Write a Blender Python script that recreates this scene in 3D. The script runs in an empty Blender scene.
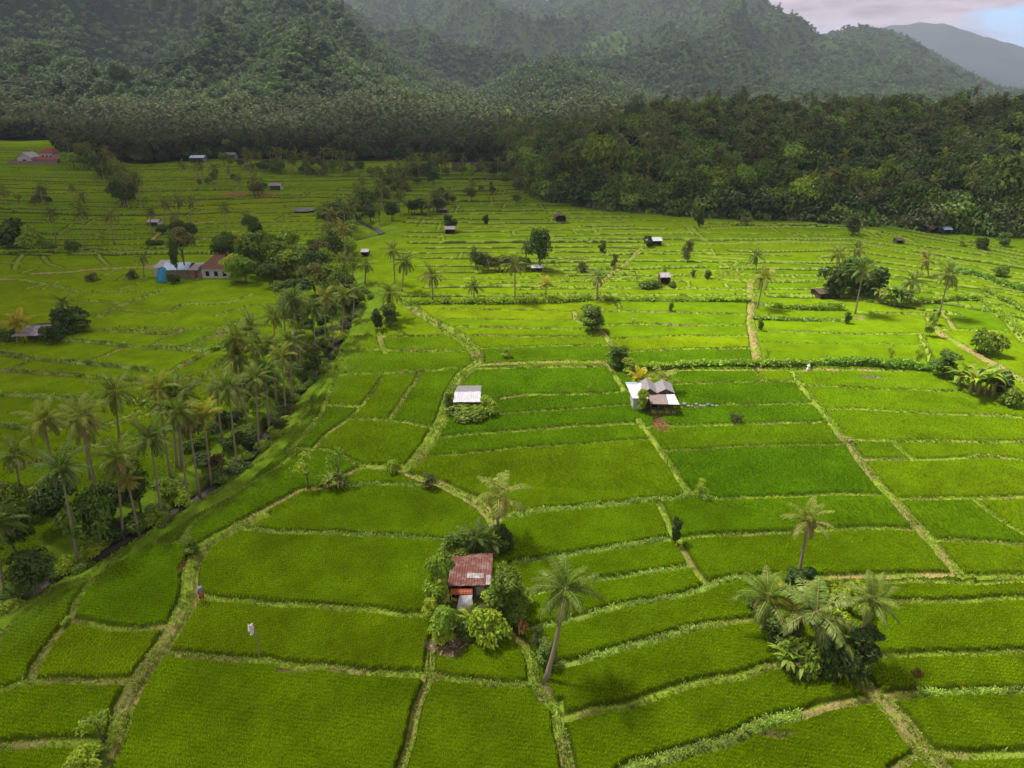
import bpy, bmesh, math, random
import numpy as np
from mathutils import Vector, Matrix

random.seed(11)
rng = np.random.default_rng(11)
PI = math.pi
scene = bpy.context.scene
COL = scene.collection

# ------------------------------------------------------------------ camera
CAMZ = 45.0
FPX = 691.0
PITCH = math.radians(23.2)
CP, SP = math.cos(PITCH), math.sin(PITCH)
cam_d = bpy.data.cameras.new('camera')
cam = bpy.data.objects.new('camera', cam_d)
COL.objects.link(cam)
cam.location = (0, 0, CAMZ)
cam.rotation_euler = (PI / 2 - PITCH, 0, 0)
cam_d.sensor_width = 36.0
cam_d.lens = FPX / 1024 * 36
cam_d.clip_start = 0.5
cam_d.clip_end = 60000
scene.camera = cam


def lerp(a, b, t):
    return a + (b - a) * t


def sstep(a, b, x):
    t = np.clip((x - a) / (b - a), 0, 1)
    return t * t * (3 - 2 * t)


# ------------------------------------------------------------------ noise
def _hash(ix, iy, seed):
    h = (ix * 374761393 + iy * 668265263 + seed * 974634777) & 0xFFFFFFFF
    h = ((h ^ (h >> 13)) * 1274126177) & 0xFFFFFFFF
    h = h ^ (h >> 16)
    return (h & 0xFFFF) / 65535.0


def vnoise(x, y, seed=0):
    x = np.asarray(x, float); y = np.asarray(y, float)
    fx = np.floor(x); fy = np.floor(y)
    ix = fx.astype(np.int64); iy = fy.astype(np.int64)
    tx = x - fx; ty = y - fy
    tx = tx * tx * (3 - 2 * tx); ty = ty * ty * (3 - 2 * ty)
    a = _hash(ix, iy, seed); b = _hash(ix + 1, iy, seed)
    c = _hash(ix, iy + 1, seed); d = _hash(ix + 1, iy + 1, seed)
    return (a + (b - a) * tx) * (1 - ty) + (c + (d - c) * tx) * ty


def fbm(x, y, seed=0, oct=4):
    s = 0; a = 0.5; t = 0
    for k in range(oct):
        s = s + a * vnoise(x, y, seed + k * 17)
        t += a; a *= 0.5; x = x * 2.03 + 5.1; y = y * 2.03 + 9.7
    return s / t


def ridged(x, y, seed=0, oct=4):
    s = 0; a = 0.5; t = 0
    for k in range(oct):
        n = 1 - np.abs(2 * vnoise(x, y, seed + k * 13) - 1)
        s = s + a * n * n
        t += a; a *= 0.5; x = x * 2.03 + 3.3; y = y * 2.03 + 1.7
    return s / t


# ------------------------------------------------------------------ terrain of the valley and hills
# how far the open fields reach, as a bearing -> distance table (fields end, forest starts)
EDGE_TAB = [(-200, 150), (-60, 142), (0, 140), (52, 140), (64, 158), (90, 162), (150, 163), (230, 158), (340, 160),
            (420, 161), (505, 163), (520, 182), (545, 199), (600, 207), (680, 213), (780, 217), (870, 222),
            (940, 229), (1024, 234), (1110, 238), (1300, 246)]


def col_of(x, y):
    return 512 + FPX * x / (np.maximum(y, 1e-3) * CP)


def base_rise(x, y):
    r = np.hypot(x, y)
    s = np.clip(r - 380, 0, None)
    return 0.03 * np.minimum(s, 330) + 0.012 * np.clip(s - 330, 0, 900)


def _edge_y(px_list):
    out = []
    for px, py in px_list:
        # ray to the gently rising plain
        dx = (px - 512) / FPX; dy = (384 - py) / FPX
        d = np.array([dx, CP + dy * SP, -SP + dy * CP])
        t = 45 / -d[2] if d[2] < 0 else 5000
        for _ in range(60):
            z = float(base_rise(d[0] * t, d[1] * t))
            t = lerp(t, (z - CAMZ) / d[2], 0.5)
        X, Y = d[0] * t, d[1] * t
        out.append((float(col_of(X, Y)), Y))
    return out


_E = sorted(_edge_y(EDGE_TAB))
EDGE_PX = np.array([e[0] for e in _E]); EDGE_Y = np.array([e[1] for e in _E])


def edge_dist(x, y):
    """metres beyond the forest edge (positive = in the forest)"""
    return y - np.interp(col_of(x, y), EDGE_PX, EDGE_Y) + 7 * (vnoise(x / 14, y / 30, 5) - 0.5)


def hill_right(x, y):
    c = col_of(x, y)
    e = y - np.interp(c, EDGE_PX, EDGE_Y)
    m = sstep(520, 640, c)
    h = (15 + 2 * sstep(560, 700, c)) * sstep(0, 80, e) * (1 - sstep(150, 300, e))
    return m * h * (0.75 + 0.5 * vnoise(x / 60, y / 60, 21))


def dz_for(py, Y):
    k = (384 - py) / FPX
    return Y * (k * CP - SP) / (CP + k * SP)


LAYERS = [  # crest distance, foot distance, bearing table (column, crest line)
    (1900, 560, [(-600, -20), (-300, -50), (0, -66), (180, -66), (290, -40), (345, -4), (372, 22), (420, 58),
                 (470, 84), (520, 100), (600, 108), (1600, 108)]),
    (2900, 1250, [(-400, 60), (200, 40), (330, 20), (370, -12), (410, -30), (450, -22), (480, -4), (540, -2), (605, -6), (640, -20),
                  (690, -30), (720, -20), (745, -6), (760, 6), (775, 14), (792, 23), (812, 35), (838, 30), (862, 28),
                  (882, 29), (900, 37), (918, 47), (945, 61), (972, 74), (1000, 85), (1040, 90), (1600, 92)]),
    (1250, 640, [(-600, 120), (430, 116), (470, 96), (510, 72), (548, 54), (590, 62), (630, 84), (670, 100),
                 (720, 108), (800, 110), (900, 112), (1600, 112)]),
    (1350, 620, [(-600, 40), (0, 36), (60, 42), (110, 60), (150, 70), (200, 62), (250, 60), (300, 72), (340, 90), (390, 108), (1600, 112)]),
    (5600, 4000, [(-600, 90), (650, 84), (720, 64), (780, 46), (830, 33), (880, 25), (905, 22), (930, 23), (952, 30), (985, 39),
                  (1024, 50), (1120, 68), (1300, 84), (1600, 88)]),
]


def terrain(x, y):
    x = np.asarray(x, float); y = np.asarray(y, float)
    b = base_rise(x, y)
    z = b
    c = col_of(x, y)
    for i, (Yc, Yf, tab) in enumerate(LAYERS):
        px = np.array([t[0] for t in tab], float); py = np.array([t[1] for t in tab], float)
        ccw = c + 14 * (fbm(x / 260 + i * 9, y / 260, 60 + i, 3) - 0.5)
        yc = np.interp(ccw, px, py)
        zc = CAMZ + dz_for(yc, Yc) - 9 * (i != 4)
        t = (y - Yf) / (Yc - Yf)
        p = np.clip(t, 0, 1) ** (1.25 if i != 4 else 1.0)
        p = np.where(t > 1, np.clip(1 - 1.1 * (t - 1), 0, 1), p)
        w = np.clip(4 * np.clip(t, 0, 1) * (1 - np.clip(t, 0, 1)), 0, 1)
        sc = (250, 360, 150, 170, 900)[i]
        sp = ridged(x / sc + 3 * i, y / (sc * 1.7) + x / (sc * 4), 31 + i, 4) - 0.45
        amp = np.clip(zc - b, 0, None) * (0.60, 0.75, 0.5, 0.42, 0.16)[i]
        zl = b + (zc - b) * p + sp * amp * w
        z = np.maximum(z, np.where(t > 0, zl, b))
    return z + np.where(y < 900, hill_right(x, y), 0)


def tz(x, y):
    return float(terrain(np.array([x]), np.array([y]))[0])


def ray(px, py):
    dx = (px - 512) / FPX; dy = (384 - py) / FPX
    return Vector((dx, CP + dy * SP, -SP + dy * CP))


def gp(px, py):
    """where the line of sight through a photograph point meets the ground"""
    d = ray(px, py)
    t = 45 / -d.z if d.z < -0.02 else 900
    if py > 232:
        return Vector((d.x * t, d.y * t, 0))
    # march forward until under the ground
    a, b = 100.0, 6500.0
    ts = np.geomspace(a, b, 700)
    for _ in range(2):
        below = CAMZ + d.z * ts < terrain(d.x * ts, d.y * ts)
        k = int(np.argmax(below)) if below.any() else len(ts) - 1
        ts = np.linspace(ts[max(k - 1, 0)], ts[k], 24)
    b = float(ts[k])
    return Vector((d.x * b, d.y * b, tz(d.x * b, d.y * b)))


def at_depth(px, py, Y):
    d = ray(px, py)
    t = Y / d.y
    return Vector((d.x * t, Y, CAMZ + d.z * t))


def ppm(p):
    """photograph pixels per metre at a place"""
    return FPX / (p.y * CP - (p.z - CAMZ) * SP)


# ------------------------------------------------------------------ object helpers
def link(o, parent=None):
    COL.objects.link(o)
    if parent: o.parent = parent
    return o


def props(o, label=None, cat=None, group=None, kind=None):
    if label: o['label'] = label
    if cat: o['category'] = cat
    if group: o['group'] = group
    if kind: o['kind'] = kind
    return o


def empty(name, loc, label=None, cat=None, group=None, rz=0):
    o = bpy.data.objects.new(name, None)
    o.empty_display_size = 0.3
    o.location = loc
    o.rotation_euler = (0, 0, rz)
    link(o)
    return props(o, label, cat, group)


def np_mesh(name, V, F, mats=(), smooth=False, col=None, midx=None):
    V = np.ascontiguousarray(V, np.float32); F = np.ascontiguousarray(F, np.int32)
    me = bpy.data.meshes.new(name)
    m, k = F.shape
    me.vertices.add(len(V)); me.vertices.foreach_set('co', V.ravel())
    me.loops.add(m * k); me.loops.foreach_set('vertex_index', F.ravel())
    me.polygons.add(m)
    me.polygons.foreach_set('loop_start', np.arange(0, m * k, k, dtype=np.int32))
    if smooth: me.polygons.foreach_set('use_smooth', np.ones(m, bool))
    else: me.polygons.foreach_set('use_smooth', np.zeros(m, bool))
    for x in mats: me.materials.append(x)
    if midx is not None: me.polygons.foreach_set('material_index', np.asarray(midx, np.int32))
    me.update(calc_edges=True)
    if col is not None:
        a = me.color_attributes.new('col', 'FLOAT_COLOR', 'POINT')
        c = np.ones((len(V), 4), np.float32); c[:, :3] = col
        a.data.foreach_set('color', c.ravel())
    return me


def obj(name, me, parent=None, loc=None):
    o = bpy.data.objects.new(name, me)
    link(o, parent)
    if loc is not None: o.location = loc
    return o


class MB:
    """collects boxes, slabs, tubes into one mesh"""
    def __init__(s): s.bm = bmesh.new()

    def box(s, x0, x1, y0, y1, z0, z1, M=None):
        vs = [s.bm.verts.new(v) for v in [(x0, y0, z0), (x1, y0, z0), (x1, y1, z0), (x0, y1, z0), (x0, y0, z1), (x1, y0, z1), (x1, y1, z1), (x0, y1, z1)]]
        if M is not None:
            for v in vs: v.co = M @ v.co
        for f in [(0, 3, 2, 1), (4, 5, 6, 7), (0, 1, 5, 4), (1, 2, 6, 5), (2, 3, 7, 6), (3, 0, 4, 7)]:
            s.bm.faces.new([vs[i] for i in f])
        return s

    def slab(s, quad, th=0.05):
        q = [Vector(p) for p in quad]
        n = (q[1] - q[0]).cross(q[3] - q[0]).normalized() * th
        a = [s.bm.verts.new(p) for p in q]; b = [s.bm.verts.new(p - n) for p in q]
        k = len(q)
        s.bm.faces.new(a); s.bm.faces.new(b[::-1])
        for i in range(k):
            j = (i + 1) % k
            s.bm.faces.new([a[j], a[i], b[i], b[j]])
        return s

    def sheet(s, p0, p1, p2, p3, nx=14, ny=6, th=0.03, wave=0.03, sag=0.04, seed=0):
        """corrugated roofing: p0,p1 along the eave, p3,p2 along the ridge, with its own ripples and warps"""
        rr = random.Random(seed)
        p0, p1, p2, p3 = map(Vector, (p0, p1, p2, p3))
        n = (p1 - p0).cross(p3 - p0).normalized()
        W = nx * 2
        wob = [[rr.uniform(-1, 1) * sag for _ in range(ny + 1)] for _ in range(W + 1)]
        grid = []
        for i in range(W + 1):
            u = i / W; rowv = []
            for j in range(ny + 1):
                v = j / ny
                p = (p0.lerp(p1, u)).lerp(p3.lerp(p2, u), v) + n * (wave * (1 if i % 2 else -1) * 0.5 + wob[i // 4 * 4][j])
                rowv.append((s.bm.verts.new(p), s.bm.verts.new(p - n * th)))
            grid.append(rowv)
        for i in range(W):
            for j in range(ny):
                a, b, c, d = grid[i][j], grid[i + 1][j], grid[i + 1][j + 1], grid[i][j + 1]
                s.bm.faces.new([a[0], b[0], c[0], d[0]]); s.bm.faces.new([d[1], c[1], b[1], a[1]])
        for i in range(W):
            for j in (0, ny):
                a, b = grid[i][j], grid[i + 1][j]
                s.bm.faces.new([a[0], a[1], b[1], b[0]] if j == 0 else [b[0], b[1], a[1], a[0]])
        for j in range(ny):
            for i in (0, W):
                a, b = grid[i][j], grid[i][j + 1]
                s.bm.faces.new([b[0], b[1], a[1], a[0]] if i == 0 else [a[0], a[1], b[1], b[0]])
        return s

    def tube(s, pts, rad, n=6, cap=True):
        rings = []
        pts = [Vector(p) for p in pts]
        for i, p in enumerate(pts):
            t = (pts[min(i + 1, len(pts) - 1)] - pts[max(i - 1, 0)]).normalized()
            u = t.orthogonal().normalized() if abs(t.z) < 0.98 else Vector((1, 0, 0))
            if abs(t.z) >= 0.5: u = (Vector((1, 0, 0)) - t * t.x).normalized()
            w = t.cross(u)
            r = rad[i] if hasattr(rad, '__len__') else rad
            rings.append([s.bm.verts.new(p + (u * math.cos(a) + w * math.sin(a)) * r) for a in [2 * PI * k / n for k in range(n)]])
        for a, b in zip(rings, rings[1:]):
            for k in range(n):
                s.bm.faces.new([a[k], a[(k + 1) % n], b[(k + 1) % n], b[k]])
        if cap:
            s.bm.faces.new(rings[0][::-1]); s.bm.faces.new(rings[-1])
        return s

    def mesh(s, name, mat, smooth=False):
        me = bpy.data.meshes.new(name)
        s.bm.normal_update()
        s.bm.to_mesh(me); s.bm.free()
        for m in (mat if isinstance(mat, (list, tuple)) else [mat]): me.materials.append(m)
        if smooth:
            for p in me.polygons: p.use_smooth = True
        return me

    def build(s, name, mat, parent=None, smooth=False, loc=None):
        return obj(name, s.mesh(name, mat, smooth), parent, loc)


# ------------------------------------------------------------------ materials
def new_mat(name):
    m = bpy.data.materials.new(name); m.use_nodes = True
    nt = m.node_tree
    for n in list(nt.nodes): nt.nodes.remove(n)
    out = nt.nodes.new('ShaderNodeOutputMaterial')
    return m, nt, out


def N(nt, t, **kw):
    n = nt.nodes.new(t)
    for k, v in kw.items():
        if k in n.inputs: n.inputs[k].default_value = v
        else: setattr(n, k, v)
    return n


def mixc(nt, a, b, fac, mode='MIX'):
    n = nt.nodes.new('ShaderNodeMix'); n.data_type = 'RGBA'; n.blend_type = mode
    for s, v in ((n.inputs[0], fac), (n.inputs[6], a), (n.inputs[7], b)):
        if hasattr(v, 'is_linked') or isinstance(v, bpy.types.NodeSocket): nt.links.new(v, s)
        else: s.default_value = v if not isinstance(v, (tuple, list)) else (*v, 1) if len(v) == 3 else v
    return n.outputs[2]


def noise(nt, scale, detail=4, rough=0.6, coord='Object', lo=0.0, hi=1.0, stretch=None):
    tc = nt.nodes.new('ShaderNodeTexCoord')
    n = N(nt, 'ShaderNodeTexNoise', Scale=scale, Detail=detail, Roughness=rough)
    if stretch:
        mp = N(nt, 'ShaderNodeMapping'); mp.inputs['Scale'].default_value = stretch
        nt.links.new(tc.outputs[coord], mp.inputs['Vector']); nt.links.new(mp.outputs[0], n.inputs['Vector'])
    else:
        nt.links.new(tc.outputs[coord], n.inputs['Vector'])
    mr = N(nt, 'ShaderNodeMapRange'); mr.inputs[1].default_value = 0.3; mr.inputs[2].default_value = 0.7
    mr.inputs[3].default_value = lo; mr.inputs[4].default_value = hi
    nt.links.new(n.outputs[0], mr.inputs[0])
    return mr.outputs[0]


def leaf_shader(nt, out, color, trans=0.35, gloss=0.06, rough=0.45):
    d = N(nt, 'ShaderNodeBsdfDiffuse'); t = N(nt, 'ShaderNodeBsdfTranslucent'); g = N(nt, 'ShaderNodeBsdfGlossy', Roughness=rough)
    nt.links.new(color, d.inputs[0])
    nt.links.new(mixc(nt, color, (1.0, 1.15, 0.35), 1.0, 'MULTIPLY'), t.inputs[0])
    g.inputs[0].default_value = (0.9, 0.95, 0.9, 1)
    m = N(nt, 'ShaderNodeMixShader'); m.inputs[0].default_value = trans
    nt.links.new(d.outputs[0], m.inputs[1]); nt.links.new(t.outputs[0], m.inputs[2])
    m2 = N(nt, 'ShaderNodeMixShader'); m2.inputs[0].default_value = gloss
    nt.links.new(m.outputs[0], m2.inputs[1]); nt.links.new(g.outputs[0], m2.inputs[2])
    nt.links.new(m2.outputs[0], out.inputs[0])


def foliage_mat(name, instanced=False, trans=0.38, gloss=0.02):
    m, nt, out = new_mat(name)
    a = N(nt, 'ShaderNodeAttribute', attribute_name='col')
    c = a.outputs['Color']
    if instanced:
        b = N(nt, 'ShaderNodeAttribute', attribute_name='tint', attribute_type='INSTANCER')
        c = mixc(nt, c, b.outputs['Color'], 1.0, 'MULTIPLY')
    else:
        oi = N(nt, 'ShaderNodeObjectInfo')
        cr = N(nt, 'ShaderNodeValToRGB')
        e = cr.color_ramp.elements
        e[0].color = (0.72, 0.82, 0.8, 1); e[1].color = (1.3, 1.15, 0.8, 1)
        x = e.new(0.35); x.color = (0.95, 0.95, 0.95, 1)
        nt.links.new(oi.outputs['Random'], cr.inputs[0])
        c = mixc(nt, c, cr.outputs[0], 1.0, 'MULTIPLY')
    leaf_shader(nt, out, c, trans, gloss)
    return m


def simple(name, c1, c2=None, scale=3.0, rough=0.85, spec=0.2, bump=0.0, c3=None, stretch=None, metal=0.0):
    m, nt, out = new_mat(name)
    p = N(nt, 'ShaderNodeBsdfPrincipled', Roughness=rough, Metallic=metal)
    p.inputs['Specular IOR Level'].default_value = spec
    c2 = c2 or tuple(x * 0.75 for x in c1)
    c = mixc(nt, c1, c2, noise(nt, scale, 6, 0.65, stretch=stretch))
    if c3: c = mixc(nt, c, c3, noise(nt, scale * 0.45 + 0.7, 5, 0.7, lo=-0.9, hi=1.2))
    nt.links.new(c, p.inputs['Base Color'])
    if bump:
        b = N(nt, 'ShaderNodeBump', Strength=bump, Distance=0.05)
        nt.links.new(noise(nt, scale * 4, 6, 0.7), b.inputs['Height'])
        nt.links.new(b.outputs[0], p.inputs['Normal'])
    nt.links.new(p.outputs[0], out.inputs[0])
    return m


M = {}
M['leaf'] = foliage_mat('leaf_foliage')
M['palm'] = foliage_mat('palm_frond', trans=0.3, gloss=0.015)
M['forest'] = foliage_mat('forest_foliage', True, trans=0.25, gloss=0.03)
M['grass'] = foliage_mat('bund_grass', False, 0.4, 0.03)
M['bark'] = simple('bark', (0.17, 0.14, 0.11), (0.09, 0.075, 0.06), 6, 0.9, 0.1, 0.5)
M['palm_bark'] = simple('palm_bark', (0.38, 0.32, 0.22), (0.24, 0.195, 0.135), 5, 0.9, 0.1, 0.5, stretch=(1, 1, 4))
M['rust'] = simple('rusty_iron', (0.22, 0.075, 0.05), (0.12, 0.05, 0.04), 1.2, 0.75, 0.3, 0.2, c3=(0.30, 0.20, 0.17), stretch=(3, 1, 1))
M['zinc'] = simple('zinc_sheet', (0.62, 0.63, 0.66), (0.48, 0.48, 0.50), 1.0, 0.5, 0.4, 0.1, c3=(0.72, 0.73, 0.76), stretch=(3, 1, 1))
M['zinc_old'] = simple('weathered_zinc', (0.40, 0.37, 0.35), (0.22, 0.19, 0.18), 1.3, 0.6, 0.3, 0.2, c3=(0.52, 0.50, 0.48), stretch=(3, 1, 1))
M['zinc_grey'] = simple('grey_sheet', (0.30, 0.29, 0.29), (0.20, 0.19, 0.185), 1.3, 0.7, 0.3, 0.2, stretch=(3, 1, 1))
M['tile'] = simple('brown_tile', (0.17, 0.075, 0.05), (0.10, 0.05, 0.038), 2.2, 0.85, 0.2, 0.3)
M['tile_red'] = simple('red_tile', (0.30, 0.09, 0.06), (0.2, 0.06, 0.045), 2.2, 0.85, 0.2, 0.3)
M['thatch'] = simple('thatch', (0.16, 0.12, 0.085), (0.085, 0.065, 0.05), 5, 0.95, 0.05, 0.6)
M['orange'] = simple('orange_sheet', (0.48, 0.13, 0.05), (0.35, 0.09, 0.04), 2, 0.7, 0.3)
M['wood'] = simple('weathered_wood', (0.14, 0.095, 0.065), (0.075, 0.05, 0.038), 5, 0.9, 0.1, 0.4)
M['bamboo'] = simple('bamboo', (0.36, 0.28, 0.13), (0.24, 0.19, 0.09), 5, 0.7, 0.2)
M['plaster'] = simple('plaster', (0.55, 0.54, 0.51), (0.42, 0.40, 0.37), 1.2, 0.9, 0.1)
M['plaster_brown'] = simple('brown_plaster', (0.30, 0.235, 0.18), (0.2, 0.155, 0.12), 1.6, 0.9, 0.1)
M['dark'] = simple('dark_opening', (0.02, 0.018, 0.016), (0.012, 0.011, 0.01), 2, 0.9, 0.05)
M['tarp'] = simple('blue_tarp', (0.04, 0.50, 0.75), (0.03, 0.38, 0.62), 1.5, 0.45, 0.4)
M['tarp_pale'] = simple('pale_blue_sheet', (0.45, 0.62, 0.70), (0.32, 0.5, 0.62), 1.5, 0.5, 0.4)
M['white'] = simple('white_cloth', (0.86, 0.85, 0.83), (0.78, 0.77, 0.75), 3, 0.85, 0.1)
M['earth'] = simple('bare_earth', (0.25, 0.14, 0.10), (0.15, 0.09, 0.065), 1.6, 0.95, 0.05, 0.5, c3=(0.34, 0.25, 0.2))
M['stonewall'] = simple('stone_wall', (0.20, 0.165, 0.14), (0.12, 0.10, 0.09), 0.6, 0.95, 0.1, 0.4)
M['skin'] = simple('skin', (0.28, 0.15, 0.09), (0.25, 0.13, 0.08), 3, 0.6, 0.3)
M['redcloth'] = simple('red_cloth', (0.5, 0.09, 0.03), (0.4, 0.07, 0.03), 3, 0.9, 0.1)
M['greycloth'] = simple('grey_cloth', (0.25, 0.25, 0.27), (0.2, 0.2, 0.22), 3, 0.9, 0.1)
M['nut'] = simple('coconut', (0.50, 0.17, 0.03), (0.4, 0.16, 0.04), 3, 0.6, 0.3)
SUN_E, SUN_A, SKY_E, EXPO, HAZE = 3.7, 8, 0.15, 0.93, 0.00011
CLOUD_LOC = (3.4, 1.8, 0.86)
SHADE_CLOUDS = [(-335, 115, 255, 325), (-410, 420, 350, 185), (-40, -205, 420, 180), (380, 30, 190, 220), (420, 410, 290, 200), (110, 450, 390, 205)]  # out-of-view clouds, added for the shade they throw on the ground
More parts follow.
